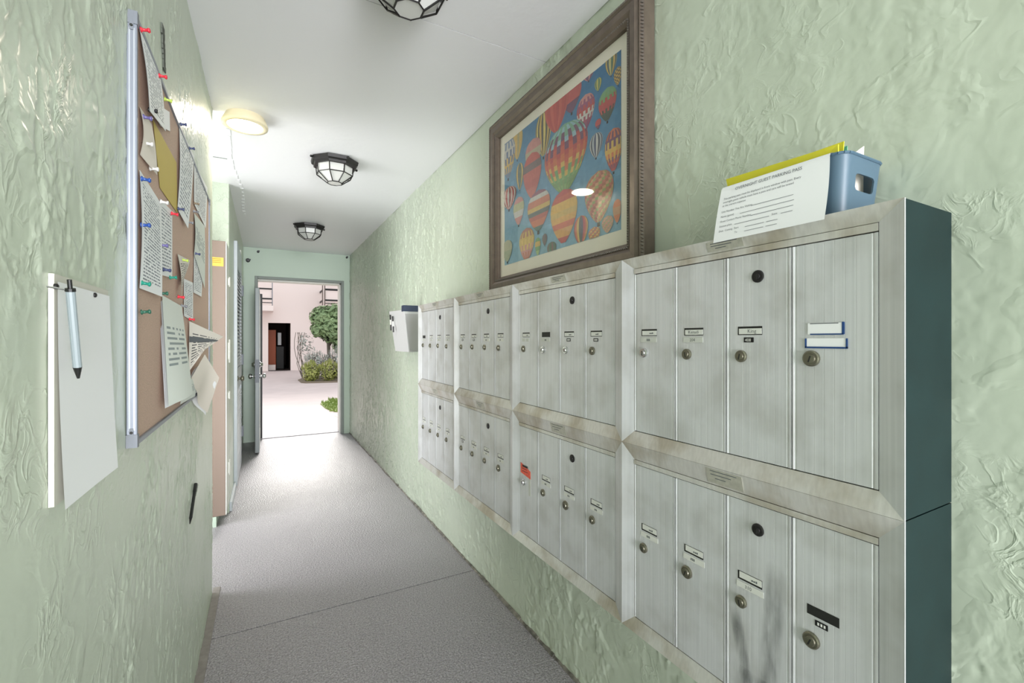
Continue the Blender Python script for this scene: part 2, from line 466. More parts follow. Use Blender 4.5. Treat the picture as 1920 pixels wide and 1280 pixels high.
import numpy as np
rng = np.random.RandomState(11)
def vnoise(x, y, seed):
    r = np.random.RandomState(seed); T = r.rand(256, 256).astype(np.float32)
    xi = np.floor(x).astype(int); yi = np.floor(y).astype(int); fx = x - xi; fy = y - yi
    fx = fx * fx * fx * (fx * (fx * 6 - 15) + 10); fy = fy * fy * fy * (fy * (fy * 6 - 15) + 10)
    g = lambda a, c: T[a & 255, c & 255]
    return (g(xi, yi) * (1 - fx) + g(xi + 1, yi) * fx) * (1 - fy) + (g(xi, yi + 1) * (1 - fx) + g(xi + 1, yi + 1) * fx) * fy
def fbm(x, y, seed, o=4):
    s_, a, t_ = 0, 1., 0
    for k in range(o): s_ = s_ + a * vnoise(x * 2 ** k + k * 17.3, y * 2 ** k + k * 9.1, seed + k); t_ += a; a *= .52
    return s_ / t_
def sstep(a, b_, v): v = np.clip((v - a) / (b_ - a), 0, 1); return v * v * (3 - 2 * v)
def plaster(y, z, seed):
    """knocked-down skip-trowel relief in metres"""
    wy = y + .022 * (fbm(y * 16, z * 16, seed + 50, 3) - .5); wz = z + .022 * (fbm(y * 16 + 40, z * 16, seed + 60, 3) - .5)
    busy = np.maximum(sstep(.40, .62, fbm(y * 2.6, z * 2.6, seed + 20, 3)), .8 * sstep(2.4, 3.4, y))                     # some areas rougher than others
    h = 0
    for k, (fy, fz, th, am) in enumerate(((9, 7, .50, .0013), (13, 10, .53, .0013), (20, 15, .55, .0010))):      # layers of trowelled-off islands with crisp edges
        h = h + am * sstep(th, th + .022, fbm(wy * fy, wz * fz, seed + 7 * k, 4)) * (.22 + .9 * busy)
    n2 = fbm(wy * 15, wz * 12, seed + 10, 4); ridge = np.clip(1 - np.abs(n2 - .5) * 42, 0, 1)
    fine = fbm(y * 75, z * 75, seed + 30, 2) - .5
    wave = fbm(y * 2.2, z * 2.2, seed + 40, 2) - .5
    return h + .0016 * ridge * (.1 + busy) + .0007 * fine * (.25 + busy) + .0030 * wave
def relief_wall(name, X, ya, yb, side, seed, step, amp, back):
    ny, nz = int((yb - ya) / step), int(2.45 / step)
    yy, zz = np.meshgrid(np.linspace(ya, yb, ny + 1), np.linspace(-.02, 2.45, nz + 1))
    h = plaster(yy, zz, seed) * amp * (1 + .6 * sstep(2.2, 3.6, yy)); h -= h.mean()
    co = np.stack([X + side * h, yy, zz], -1).reshape(-1, 3)
    i = np.arange(nz)[:, None] * (ny + 1) + np.arange(ny)[None, :]
    f_ = np.stack([i, i + 1, i + ny + 2, i + ny + 1], -1).reshape(-1, 4)
    if side > 0: pass
    else: f_ = f_[:, ::-1]
    bx = np.array(back, dtype=float); k = len(co)
    (x0, y0, z0), (x1, y1, z1) = back
    cb_ = [(x0,y0,z0),(x1,y0,z0),(x1,y1,z0),(x0,y1,z0),(x0,y0,z1),(x1,y0,z1),(x1,y1,z1),(x0,y1,z1)]
    fb_ = [(0,3,2,1),(4,5,6,7),(0,1,5,4),(1,2,6,5),(2,3,7,6),(3,0,4,7)]
    co = np.vstack([co, np.array(cb_)]); f_ = np.vstack([f_, np.array(fb_) + k])
    me = bpy.data.meshes.new(name)
    me.vertices.add(len(co)); me.vertices.foreach_set('co', co.astype(np.float32).ravel())
    me.loops.add(f_.size); me.loops.foreach_set('vertex_index', f_.astype(np.int32).ravel())
    me.polygons.add(len(f_)); me.polygons.foreach_set('loop_start', np.arange(0, f_.size, 4, dtype=np.int32))
    sm = np.ones(len(f_), dtype=bool); sm[-6:] = False; me.polygons.foreach_set('use_smooth', sm)
    me.materials.append(M['mint']); me.update(calc_edges=True); me.validate()
    o = bpy.data.objects.new(name, me); C.objects.link(o); o['kind'] = 'structure'; WL[o.name] = Vector((0,0,0)); return o
relief_wall('wall_right', XR, 0.0, YX, -1, 3, .0052, 1.5, ((XR + .006, Y0, -.15), (XR + .2, YX, 2.65)))
relief_wall('wall_left', XL, .4, YA + .004, 1, 71, .0045, .9, ((XL - .16, Y0, -.15), (XL - .006, YA, 2.65)))
b = MB(); b.box((XO, YB, -.15), (XL, YX, 2.65)); struct('wall_left_far', b, M['mint_bump'], bevel=.005)
b = MB(); b.box((XO, YA - .16, -.15), (XL - .16, YA, 2.65)); struct('wall_left_return', b, M['mint_bump'])
DX0, DX1, DZ = -0.075, 0.918, 2.05      # clear doorway
b = MB()
b.box((XL, YE, -.15), (DX0 - .03, YX, ZC)); b.box((DX1 + .03, YE, -.15), (XR, YX, ZC)); b.box((DX0 - .03, YE, DZ + .03), (DX1 + .03, YX, ZC))
struct('wall_end', b, M['mint_end'])
# floor: two poured slabs with an open joint
b = MB(); b.box((XO, Y0 - .2, -.16), (XR + .2, YX, -.012)); fl = struct('floor', b, M['floor'])
for (ya, yb) in ((Y0 - .2, 2.3225), (2.3275, YX)):
    b = MB(); b.box((XO, ya, -.012), (XR, yb, 0)); obj('floor_slab', b, M['floor'], fl, bevel=.002)
# ceiling: two boarded sheets with a seam
b = MB(); b.box((XO, Y0, ZC + .008), (XR + .2, YX, 2.65)); ce = struct('ceiling', b, M['ceiling'])
for (ya, yb) in ((Y0, 1.597), (1.6005, YX)):
    b = MB(); b.box((XO, ya, ZC), (XR, yb, ZC + .008)); obj('ceiling_sheet', b, M['ceiling'], ce)
# ragged plaster bead where the ceiling meets the left wall plane, and the seam across the side passage
b = MB()
y = YA
while y < YB + .9:
    w = .006 + .006 * random.random(); x = -.19 + .012 * math.sin(y * 5) + (y - YA) * .02
    b.box((x - w, y, ZC - .0035), (x + w, y + .085, ZC)); y += .1
o = struct('trim_1', b, M['ceiling'])
b = MB(); b.box((XO, 3.42, ZC - .003), (-.21, 3.426, ZC)); struct('trim_2', b, M['frame_grey'])
# rough bead of sealant along the foot of the right wall
b = MB(); y = Y0
while y < YE:
    l = .05 + random.random() * .12; r = .005 + random.random() * .006
    b.bar((XR - .003, y, r * .4), (XR - .003, y + l, r * .4), r, n=6); y += l * .97
struct('trim_3', b, mat('dirty_sealant', (150, 146, 136), .7, rgb2=(84, 82, 76), vscale=30))
# raised patch strip along the foot of the left wall
b = MB(); b.hexa([(XL, .9, 0), (-.199, .9, 0), (-.199, 2.79, 0), (XL, 2.79, 0), (XL, .9, .006), (-.2, .9, .004), (-.2, 2.79, .004), (XL, 2.79, .006)])
struct('trim_4', b, mat('patch_strip', (140, 134, 130), .6, var=.15, vscale=30))
b = MB(); b.box((XL, YB + .02, 0), (XL + .018, 4.53, .07)); struct('baseboard_left', b, M['louver'], bevel=.003)

# end doorway: steel frame, threshold
b = MB()
for (xa, xb) in ((DX0 - .034, DX0), (DX1, DX1 + .034)):
    b.box((xa, YE - .012, 0), (xb, YX + .01, DZ + .034))
b.box((DX0, YE - .012, DZ), (DX1, YX + .01, DZ + .034))
fr = struct('trim_5', b, M['frame_grey'], bevel=.004)
b = MB()
for (xa, xb) in ((DX1 - .014, DX1), ):
    b.box((xa, YE + .06, 0), (xb, YX, DZ))
b.box((DX0, YE + .06, DZ - .014), (DX1, YX, DZ)); obj('door_stop', b, M['offwhite'], fr)
b = MB(); b.box((DX0, YE + .1, .02), (DX0 + .05, YX, 1.87)); obj('weather_strip', b, M['rail_black'], fr)
b = MB(); b.box((DX0, YE + .14, 0), (DX1, YX + .06, .008)); obj('threshold', b, M['floor'], fr)

# open entry door, folded back against the passage wall
d1 = thing('door_1', (-.08, 6.55, 0), None, None); d1['kind'] = 'structure'
b = MB(); b.box((-.094, 5.84, .012), (-.05, 6.55, 1.865)); pn = obj('door_panel', b, M['door_grey'], d1, bevel=.006)
b = MB(); b.box((-.05, 5.90, .06), (-.046, 6.0, 1.80)); b.box((-.05, 6.40, .06), (-.046, 6.5, 1.80)); b.box((-.05, 6.0, 1.70), (-.046, 6.4, 1.80)); b.box((-.05, 6.0, .06), (-.046, 6.4, .2)); b.box((-.05, 6.0, .9), (-.046, 6.4, 1.0))
obj('stile', b, M['offwhite'], d1)
b = MB(); b.box((-.0935, 5.836, .8), (-.0505, 5.842, 1.06)); obj('lock_plate', b, M['plastic_grey'], d1)
for s, x in ((-1, -.094), (1, -.05)):
    b = MB(); b.lathe([(0, .032), (.006, .032), (.008, .012), (.03, .012), (.034, .026), (.05, .03), (.062, .024), (.066, .008)], (x, 5.91, .87), (s, 0, 0), 16); obj('door_knob', b, M['chrome'], d1, smooth=True)
    b = MB(); b.lathe([(0, .034), (.012, .032), (.02, .022), (.034, .02)], (x, 5.91, 1.0), (s, 0, 0), 16); obj('deadbolt', b, M['chrome'], d1, smooth=True)

# louvred closet door on the far left wall
d2 = thing('door_2', (XL, 4.97, 0), None, None); d2['kind'] = 'structure'
b = MB(); LX = XL + .026
b.box((XL, 4.55, .03), (LX, 4.62, 2.13)); b.box((XL, 5.32, .03), (LX, 5.39, 2.13))
for z0, z1 in ((.03, .27), (.84, 1.03), (1.93, 2.13)): b.box((XL, 4.62, z0), (LX, 5.32, z1))
obj('door_frame', b, M['louver'], d2, bevel=.003)
b = MB(); b.box((XL, 4.62, .27), (XL + .003, 5.32, 1.93)); obj('backing', b, M['dark'], d2)
sb = MB(); sb.hexa([(.003, 0, .014), (.003, 0, .002), (.025, 0, -.016), (.025, 0, -.002), (.003, .70, .014), (.003, .70, .002), (.025, .70, -.016), (.025, .70, -.002)])
slat = sb.mesh('slat', M['louver'])
z = .30
while z < 1.92:
    if not (.82 < z < 1.05):
        link('slat', slat, d2, (0, 4.62 - 4.97, z))
    z += .033
for z in (.35, 1.08, 1.78):
    b = MB(); b.box((XL, 5.385, z - .05), (XL + .036, 5.415, z + .05)); b.bar((XL + .036, 5.40, z - .055), (XL + .036, 5.40, z + .055), .008, n=8); obj('hinge', b, M['plastic_grey'], d2)
b = MB(); b.lathe([(0, .024), (.005, .024), (.007, .01), (.022, .01), (.026, .022), (.038, .025), (.048, .018), (.05, .004)], (LX, 4.60, .945), (1, 0, 0), 14); obj('door_knob', b, M['brass'], d2, smooth=True)
b = MB()
b.box((XL, 5.42, 0), (XL + .02, 5.50, 2.2)); struct('trim_6', b, M['offwhite'])

# tan metal cabinet in the side passage
cb = thing('metal_cabinet', (-.43, 3.83, 0), 'tall tan metal cabinet with yellow sticker standing in the side passage', 'cabinet')
b = MB(); b.box((-.64, 3.70, .07), (-.236, 3.965, 1.96)); obj('cabinet_body', b, M['tan'], cb, bevel=.004)
b = MB(); b.box((-.236, 3.70, .075), (-.231, 3.96, 1.955)); sd = obj('side_panel', b, M['offwhite'], cb)  # corridor side of the cabinet; its lit look is put into a paler colour
for z, h_ in ((1.20, .12), (1.70, .05), (.36, .08), (.88, .04)):
    b = MB(); b.box((-.231, 3.86, z - h_ / 2), (-.222, 3.90, z + h_ / 2)); b.bar((-.224, 3.88, z - h_ * .7), (-.224, 3.88, z + h_ * .7), .006, n=6); obj('latch', b, M['offwhite'], sd)
b = MB(); b.box((-.60, 3.70, 0), (-.29, 3.95, .07)); obj('plinth', b, M['mint_end'], cb)
b = MB(); b.box((-.40, 3.6985, 1.785), (-.248, 3.70, 1.845)); st = obj('warning_sticker', b, M['sticker'], cb)
b = MB()
for k in range(3): b.box((-.34, 3.698, 1.833 - k * .012), (-.262, 3.6985, 1.836 - k * .012))
obj('sticker_print', b, mat('brown_ink', (150, 104, 40), .7), st)

# small fittings high on the end wall
for (px, py, w, h_, nm, lb, ct) in ((465, 488, .05, .035, 'wall_box', 'small round black fitting high on the end wall left of the doorway', 'fitting'),
                                (484, 472, .03, .03, 'wall_bracket', 'tiny dark bracket under the ceiling above the doorway', 'bracket'),
                                (650, 483, .026, .034, 'wall_bracket', 'tiny dark bracket in the right ceiling corner of the end wall', 'bracket')):
    p = U(px, py, Y=YE); t_ = thing(nm, (p.x, YE, p.z - h_ / 2), lb, ct)
    b = MB(); b.lathe([(0, w / 2), (.02, w / 2), (.026, w * .35)], (p.x, YE, p.z), (0, -1, 0), 10); obj('housing', b, M['black'], t_)
    b = MB(); b.box((p.x - w * .2, YE - .032, p.z + h_ * .1), (p.x + w * .6, YE - .01, p.z + h_ * .45)); obj('arm', b, M['black'], t_)

# ------------------------------------------------------------------ ceiling lights
def octo(r, z, k=8, a0=math.pi / 8): return [Vector((r * math.cos(a0 + 2 * math.pi * i / k), r * math.sin(a0 + 2 * math.pi * i / k), z)) for i in range(k)]
rings = [(.118, -.042), (.112, -.092), (.046, -.142)]
bm_ = MB()
pr = [(.128, 0), (.150, -.004), (.146, -.022), (.134, -.03), (.132, -.044), (.118, -.044)]
k0 = 0
rr = [octo(r, z) for r, z in pr]
for a, c in zip(rr, rr[1:]):
    for i in range(8): bm_.quad([a[i], c[i], c[(i+1) % 8], a[(i+1) % 8]])
base_me = bm_.mesh('base', M['iron'])
rg = [octo(r, z) for r, z in rings]
bm_ = MB()
for k, ring in enumerate(rg):
    for i in range(8):
        bm_.bar(ring[i], ring[(i+1) % 8], .0032)
        if k < 2: bm_.bar(ring[i], rg[k+1][i], .0032)
cage_me = bm_.mesh('cage', M['iron'])
def pane_me(pts):
    n = (pts[1] - pts[0]).cross(pts[-1] - pts[0]).normalized() * .002
    q = MB(); q.hexa([p for p in pts] + [p + n for p in pts]); return q.mesh('pane', M['frosted'])
def shrink(pts, k=.97):
    c = sum(pts, Vector()) / len(pts); return [c + (p - c) * k * .985 for p in pts]
inr = [octo(r - .006, z + .002) for r, z in rings]
side_me = pane_me(shrink([inr[0][0], inr[0][1], inr[1][1], inr[1][0]])); low_me = pane_me(shrink([inr[1][0], inr[1][1], inr[2][1], inr[2][0]]))
q = MB(); q.lathe([(0, .043), (.002, .043)], (0, 0, -.142), (0, 0, 1), 8); bot_me = q.mesh('pane', M['frosted'])
for (x, y, lb) in ((.39, 1.38, 'octagonal caged ceiling light cut off by the top of the picture'),
                   (.40, 3.14, 'middle octagonal caged ceiling light beyond the round lit lamp'),
                   (.40, 5.03, 'farthest octagonal caged ceiling light near the open doorway')):
    t_ = thing('caged_ceiling_light', (x, y, ZC), lb, 'ceiling light', 'octagonal caged lights along the ceiling')
    link('base', base_me, t_, (0,0,0)); link('cage', cage_me, t_, (0,0,0))
    for i in range(8):
        for me in (side_me, low_me):
            o = link('pane', me, t_, (0,0,0)); o.rotation_euler = (0, 0, i * math.pi / 4)
    o = link('pane', bot_me, t_, (0,0,0)); o.rotation_euler = (0, 0, 0)
    for a in (0, 2, 4, 6):
        c = rr[1][a] * 1.0; q = MB(); q.lathe([(0, .006), (.012, .008), (.016, .003)], (x + c.x * .99, y + c.y * .99, ZC - .014), (c.x, c.y, 0), 8); obj('thumb_screw', q, M['iron'], t_)

dl = thing('disc_ceiling_light', (-.088, 2.735, ZC), 'round lit disc lamp on the ceiling at the end of the left wall', 'ceiling light')
b = MB(); b.lathe([(0, .088), (.012, .094), (.04, .106), (.05, .104), (.052, .084), (.046, .08)], (-.088, 2.735, ZC), (0, 0, -1), 40, cap=False); obj('rim', b, mat('cream_rim', (232, 220, 188), .4), dl, smooth=True)
b = MB(); b.lathe([(0, .08), (.006, .081), (.009, .07), (.010, .001)], (-.088, 2.735, ZC - .044), (0, 0, -1), 40); obj('lens', b, M['lamp_glow'], dl, smooth=True)
l = bpy.data.lights.new('disc_lamp_light', 'AREA'); l.shape = 'DISK'; l.size = .156; l.energy = DISC_LAMP; l.color = (1, .88, .7)
lo = bpy.data.objects.new('disc_lamp_light', l); C.objects.link(lo); lo.location = (-.088, 2.735, ZC - .0548)

# ------------------------------------------------------------------ mailbox banks on the right wall
UW = .625; UY0 = .323; FX = -.173        # unit width, near end, outer frame plane (local x)
def rails(top_h):
    ya, yb, za, zb = -UW / 2, UW / 2, 0, .4945
    w = .037; bh = .034
    iy0, iy1, iz0, iz1 = ya + w, yb - w, za + bh, zb - top_h
    xo, xi, xb = FX, FX + .010, FX + .014
    out = [(ya, za), (yb, za), (yb, zb), (ya, zb)]; inn = [(iy0, iz0), (iy1, iz0), (iy1, iz1), (iy0, iz1)]
    res = []
    for i in range(4):
        j = (i + 1) % 4; e = .0004
        o1, o2, i1, i2 = out[i], out[j], inn[i], inn[j]
        q = MB()
        q.hexa([(xo, *o1), (xo, *o2), (xi, *i2), (xi, *i1), (xo + .003, *o1), (xo + .003, *o2), (xb, *i2), (xb, *i1)])
        res.append(q.mesh('frame_rail', M['alu_frame'] if i in (0, 2) else M['alu']))
    return res, (iy0, iy1, iz0, iz1)
rail_up, in_up = rails(.028); rail_lo, in_lo = rails(.040)
DWID = (UW - .074) / 4
def door_mesh(h):
    """extruded aluminium front: flanged edges and shallow flutes; local y from the left (far) edge going near, 0..-DWID"""
    x = 0.0; w = DWID - .0022
    prof = [(0, .012), (0, -.0007), (.0024, -.0007), (.0032, 0), (.006, .0010), (.008, 0)]
    k = .02
    while k < w - .02:
        prof += [(k, 0), (k + .0008, .0002), (k + .0016, 0)]; k += .0165
    prof += [(w - .009, 0), (w - .0075, .0012), (w - .006, 0), (w - .004, -.0008), (w, -.0008), (w, .012)]
    q = MB(); n = len(prof)
    for z in (0, h):
        for (yy, xx) in prof: q.v.append((xx, -yy, z))
    for i in range(n - 1): q.f.append((i, i + 1, n + i + 1, n + i)); q.m.append(0)
    q.f.append((n - 1, 0, n, 2 * n - 1)); q.m.append(0)
    q.f.append(tuple(range(n))); q.m.append(0); q.f.append(tuple(range(2 * n - 1, n - 1, -1))); q.m.append(0)
    return q.mesh('door', M['alu'])
H_UP = .4945 - .028 - .016 - .036; H_LO = .4945 - .040 - .014 - .036
door_up, door_lo = door_mesh(H_UP), door_mesh(H_LO)
def lock_mesh(mt, slot_rot, r=.0125):
    q = MB(); q.lathe([(0, r), (.004, r), (.0055, r * .86), (.0055, r * .62), (.008, r * .56), (.0085, .0005)], (0, 0, 0), (-1, 0, 0), 20)
    c, s = math.cos(slot_rot), math.sin(slot_rot)
    dv = Vector((0, s, c)); nv = Vector((0, c, -s)); pts = []
    for x in (-.0082, -.0090):
        for a, bq in ((-1, -1), (1, -1), (1, 1), (-1, 1)): pts.append(Vector((x, 0, 0)) + nv * (.0011 * a) + dv * (.0058 * bq) - Vector((0, 0, .001)))
    q.hexa(pts, 1)
    return q.mesh('lock', [mt, M['dark']])
lock_var = [lock_mesh(M['brass'], 0), lock_mesh(M['brass'], .25), lock_mesh(M['chrome'], 0), lock_mesh(M['brass'], -.15, .0145)]
q = MB(); q.lathe([(0, .0125), (.002, .0125), (.003, .0105), (.003, .006), (.005, .0055), (.0055, .0005)], (0, 0, 0), (-1, 0, 0), 20); q.box((-.0062, -.0012, -.006), (-.0052, .0012, .004), 1)
master_me = q.mesh('master_lock', [M['iron'], M['dark']])
SW, SH = .053, .0175
def slot_mesh(fill):
    q = MB(); x = -.0004
    q.quad([(x, 0, 0), (x, -SW, 0), (x, -SW, SH), (x, 0, SH)], 0)
    if fill == 'card': q.box((-.0012, -.003, .0018), (-.0005, -SW + .001, SH - .0042), 1)
    if fill == 'low': q.box((-.0012, -.004, .004), (-.0005, -SW + .001, SH - .001), 1)
    return q.mesh('name_slot', [M['dark'], M['card']])
slots = {k: slot_mesh(k) for k in ('card', 'low', 'dark')}
def label_mesh(w, h, m, off=-.0005):
    q = MB(); q.box((off - .0006, 0, 0), (off, -w, h)); return q.mesh('number_label', m)
lab_white = label_mesh(.054, .012, M['card_dim']); lab_bright = label_mesh(.058, .0125, M['card']); lab_black = label_mesh(.021, .010, M['black'])
q = MB()
for k in range(7):
    if random.random() < .85: q.box((-.0016, -.012 - k * .0045, .005), (-.0013, -.0152 - k * .0045, .005 + .0025 + .0025 * random.random()))
scrib = q.mesh('name_writing', M['ink'])
q = MB()
for k in range(3): q.box((-.0013, -.0035 - k * .0052, .0025), (-.0011, -.0065 - k * .0052, .0075))
marks_w = q.mesh('number_marks', M['white_ink'])
q = MB()
for k in range(3): q.box((-.0013, -.021 - k * .004, .003), (-.0011, -.0236 - k * .004, .0085))
marks_d = q.mesh('number_marks', M['ink'])
ROT_T = (math.pi / 2, 0, -math.pi / 2)
def put_text(body, size, parent, x, y, z, m):
    me = text_mesh(body, size, m, 'lettering'); o = link('lettering', me, parent, (x, y, z)); o.rotation_euler = ROT_T; return o

# per door, from the far end of the bank to the near end: (slot, label, lock, text on card, text on label)
LAY = {
 ('u', 3): [('dark', 'w', 1), ('card', 'w', 0), ('card', 'w', 1), ('card', 'w', 0)],
 ('u', 2): [('card', 'b', 0), ('card', 'b', 0), ('card', 'B', 1), ('card', 'B', 0)],
 ('u', 1): [('card', '2', 0), ('dark', 'w', 2), ('card', 'b', 2), ('card', 'b', 0)],
 ('u', 0): [('card', 'w', 2), ('card', 'w', 0, 'Kenadi', '204'), ('card', 'b', 0, 'King', '408'), ('blue', '', 3)],
 ('l', 3): [('low', 'B', 0)] * 4,
 ('l', 2): [('low', 'b', 0), ('low', 'B', 0), ('low', 'B', 1), ('low', 'B', 3)],
 ('l', 1): [('red', '', 2), ('low', 'B', 0), ('low', 'B', 3), ('low', 'B', 0)],
 ('l', 0): [('low', 'B', 1), ('low', 'B', 3), ('low', 'B', 1, None, '310'), ('dark', 'b', 3)],
}
NAMES = {
 ('u', 0): 'upper mailbox bank at the near end with dark teal side, under the blue bin',
 ('u', 1): 'upper mailbox bank, second from the near end, under the balloon picture',
 ('u', 2): 'upper mailbox bank, third from the near end, under the picture far corner',
 ('u', 3): 'farthest upper mailbox bank beside the wall pocket',
 ('l', 0): 'lower mailbox bank at the near end with a streaked door',
 ('l', 1): 'lower mailbox bank with the red tape label, second from the near end',
 ('l', 2): 'lower mailbox bank, third from the near end, one along from the red tape',
 ('l', 3): 'farthest lower mailbox bank, lowest row at the far end',
}
for row in 'ul':
    for c in range(4):
        z0 = 1.003 if row == 'u' else .508
        yc = UY0 + UW * (c + .5)
        t_ = thing('mailbox_bank', (XR, yc, z0), NAMES[(row, c)], 'mailboxes', 'aluminium mailbox banks on the right wall')
        q = MB(); q.box((FX + .026, -UW / 2 + .0006, .0008), (-.0005, UW / 2 - .0006, .4937))
        for (a_, b_) in (((FX + .0032, -UW / 2 + .0006, .0008), (FX + .026, -UW / 2 + .003, .4937)), ((FX + .0032, UW / 2 - .003, .0008), (FX + .026, UW / 2 - .0006, .4937)),
                         ((FX + .0032, -UW / 2 + .003, .0008), (FX + .026, UW / 2 - .003, .003)), ((FX + .0032, -UW / 2 + .003, .4915), (FX + .026, UW / 2 - .003, .4937))): q.box(a_, b_)
        # open tray: dark recess behind the doors
        link('body', q.mesh('body', M['teal']), t_, (0,0,0))
        rl, inn = (rail_up, in_up) if row == 'u' else (rail_lo, in_lo)
        for me in rl: link('frame_rail', me, t_, (0,0,0))
        top_h = .028 if row == 'u' else .040
        # hood strip over the doors
        sh = .014 if row == 'u' else .012
        q = MB(); q.box((FX + .0085, inn[0] + .001, inn[3] - sh), (FX + .02, inn[1] - .001, inn[3] - .0012)); link('hood_strip', q.mesh('hood_strip', M['alu_frame']), t_, (0,0,0))
        # maker's foil on the top rail
        zt0, zt1 = .4945 - top_h + .004, .4945 - .004
        xs = lambda z: FX + .010 * (.4945 - z) / top_h - .0006
        q = MB(); q.hexa([(xs(zt0), .044, zt0), (xs(zt0), -.042, zt0), (xs(zt1), -.042, zt1), (xs(zt1), .044, zt1), (xs(zt0) + .0005, .044, zt0), (xs(zt0) + .0005, -.042, zt0), (xs(zt1) + .0005, -.042, zt1), (xs(zt1) + .0005, .044, zt1)])
        fo = link('maker_plate', q.mesh('maker_plate', M['foil']), t_, (0,0,0))
        q = MB()
        for k in range(3):
            z = zt1 - .005 - k * (.005 if row == 'u' else .008)
            if z > zt0 + .002: q.box((xs(z) - .0006, .034 - .01 * (k == 2), z), (xs(z) - .0001, -.03 + .014 * k, z + .0016))
        link('plate_print', q.mesh('plate_print', M['ink']), fo, (0,0,0))
        dz = .036; xd = FX + .0105
        for i, spec in enumerate(LAY[(row, c)]):
            yl = UW / 2 - .037 - i * DWID - .0011
            dr = link('door', door_up if row == 'u' else door_lo, t_, (xd, yl, dz))
            zl = (.243 if row == 'u' else .231) - dz
            zs = (.287 if row == 'u' else .276) - dz
            o = link('lock', lock_var[spec[2]], dr, (0, -.034, zl + random.uniform(-.001, .001))); o.rotation_euler = (random.uniform(-.3, .3), 0, 0)
            if i == 2: link('master_lock', master_me, dr, (0, -.070, (.404 if row == 'u' else .392) - dz))
            kind = spec[0]
            if kind in slots:
                sl = link('name_slot', slots[kind], dr, (0, -.026, zs))
                if kind != 'dark':
                    if len(spec) > 3 and spec[3]: put_text(spec[3], .0105, dr, -.0014, -.026 - (.012 if spec[3] != 'King' else .022), zs + .0045, M['ink'])
                    else: link('name_writing', scrib, dr, (0, -.026 - random.uniform(-.002, .006), zs + (0 if kind == 'card' else .002)))
            if kind == 'blue':
                q = MB(); q.box((-.0016, -.028, zs), (-.0004, -.084, zs + .020), 1); q.box((-.002, -.032, zs - .001), (-.0005, -.086, zs + .0012)); q.box((-.002, -.0835, zs), (-.0005, -.087, zs + .021)); q.box((-.002, -.032, zs + .0185), (-.0005, -.078, zs + .0198), 2)
                link('name_holder', q.mesh('name_holder', [M['blue_tape'], M['paper'], M['ink']]), dr, (0,0,0))
                q = MB(); z2 = zs - .024; q.box((-.0012, -.026, z2), (-.0004, -.089, z2 + .017), 1); q.box((-.002, -.023, z2 - .001), (-.0005, -.092, z2 + .002)); q.box((-.002, -.023, z2), (-.0005, -.0255, z2 + .0165)); q.box((-.002, -.0895, z2), (-.0005, -.092, z2 + .0165))
                link('name_holder', q.mesh('name_holder', [M['blue_tape'], M['paper']]), dr, (0,0,0))
            if kind == 'red':
                q = MB(); q.hexa([(-.0012, -.012, zs - .012), (-.0012, -.084, zs - .022), (-.0012, -.084, zs + .006), (-.0012, -.012, zs + .026), (-.0004, -.012, zs - .012), (-.0004, -.084, zs - .022), (-.0004, -.084, zs + .006), (-.0004, -.012, zs + .026)])
                link('tape_label', q.mesh('tape_label', M['red_tape']), dr, (0,0,0))
                q = MB(); q.box((-.0018, -.026, zs + .013), (-.0011, -.064, zs + .02)); q.box((-.0016, -.02, zs + .005), (-.0011, -.06, zs + .007)); q.box((-.0016, -.026, zs - .004), (-.0011, -.066, zs - .002))
                link('tape_writing', q.mesh('tape_writing', M['ink_black']), dr, (0,0,0))
                q = MB(); q.box((-.001, -.072, zl - .04), (-.0003, -.086, zl + .022)); link('tape_patch', q.mesh('tape_patch', M['card_dim']), dr, (0,0,0))
            lb = spec[1]
            zb = zs - .016
            if lb in 'wB' and lb:
                link('number_label', lab_white if lb == 'w' else lab_bright, dr, (0, -.024, zb))
                if len(spec) > 4: put_text(spec[4], .010, dr, -.0013, -.042, zb + .0026, M['ink'])
                else: link('number_marks', marks_d, dr, (0, -.024, zb))
            elif lb == 'b':
                link('number_label', lab_black, dr, (0, -.040, zb + .001))
                if len(spec) > 4: put_text(spec[4], .0088, dr, -.0013, -.0425, zb + .0028, M['white_ink'])
                else: link('number_marks', marks_w, dr, (0, -.0405, zb + .001))
            elif lb == '2':
                for yy in (-.025, -.053):
                    q = MB(); q.box((-.0011, yy, zb), (-.0004, yy - .021, zb + .012)); link('number_label', q.mesh('number_label', M['card_dim']), dr, (0,0,0))
        if (row, c) == ('l', 0):
            yl = UW / 2 - .037 - 2 * DWID; q = MB(); x = xd - .0009
            UVS = [(0, 1), (1, 1), (1, 0), (0, 0)]
            for pts in ([(.0, .22), (.034, .22), (.070, .045), (.040, .045)], [(.088, .34), (.132, .34), (.112, .04), (.066, .04)], [(.01, .10), (.132, .10), (.132, .037), (.01, .037)]):
                q.quad([(x - .0002 * len(q.f), yl - a_, z_) for a_, z_ in pts], uv=UVS)
            link('stain', q.mesh('stain', M['stain']), t_, (0,0,0))

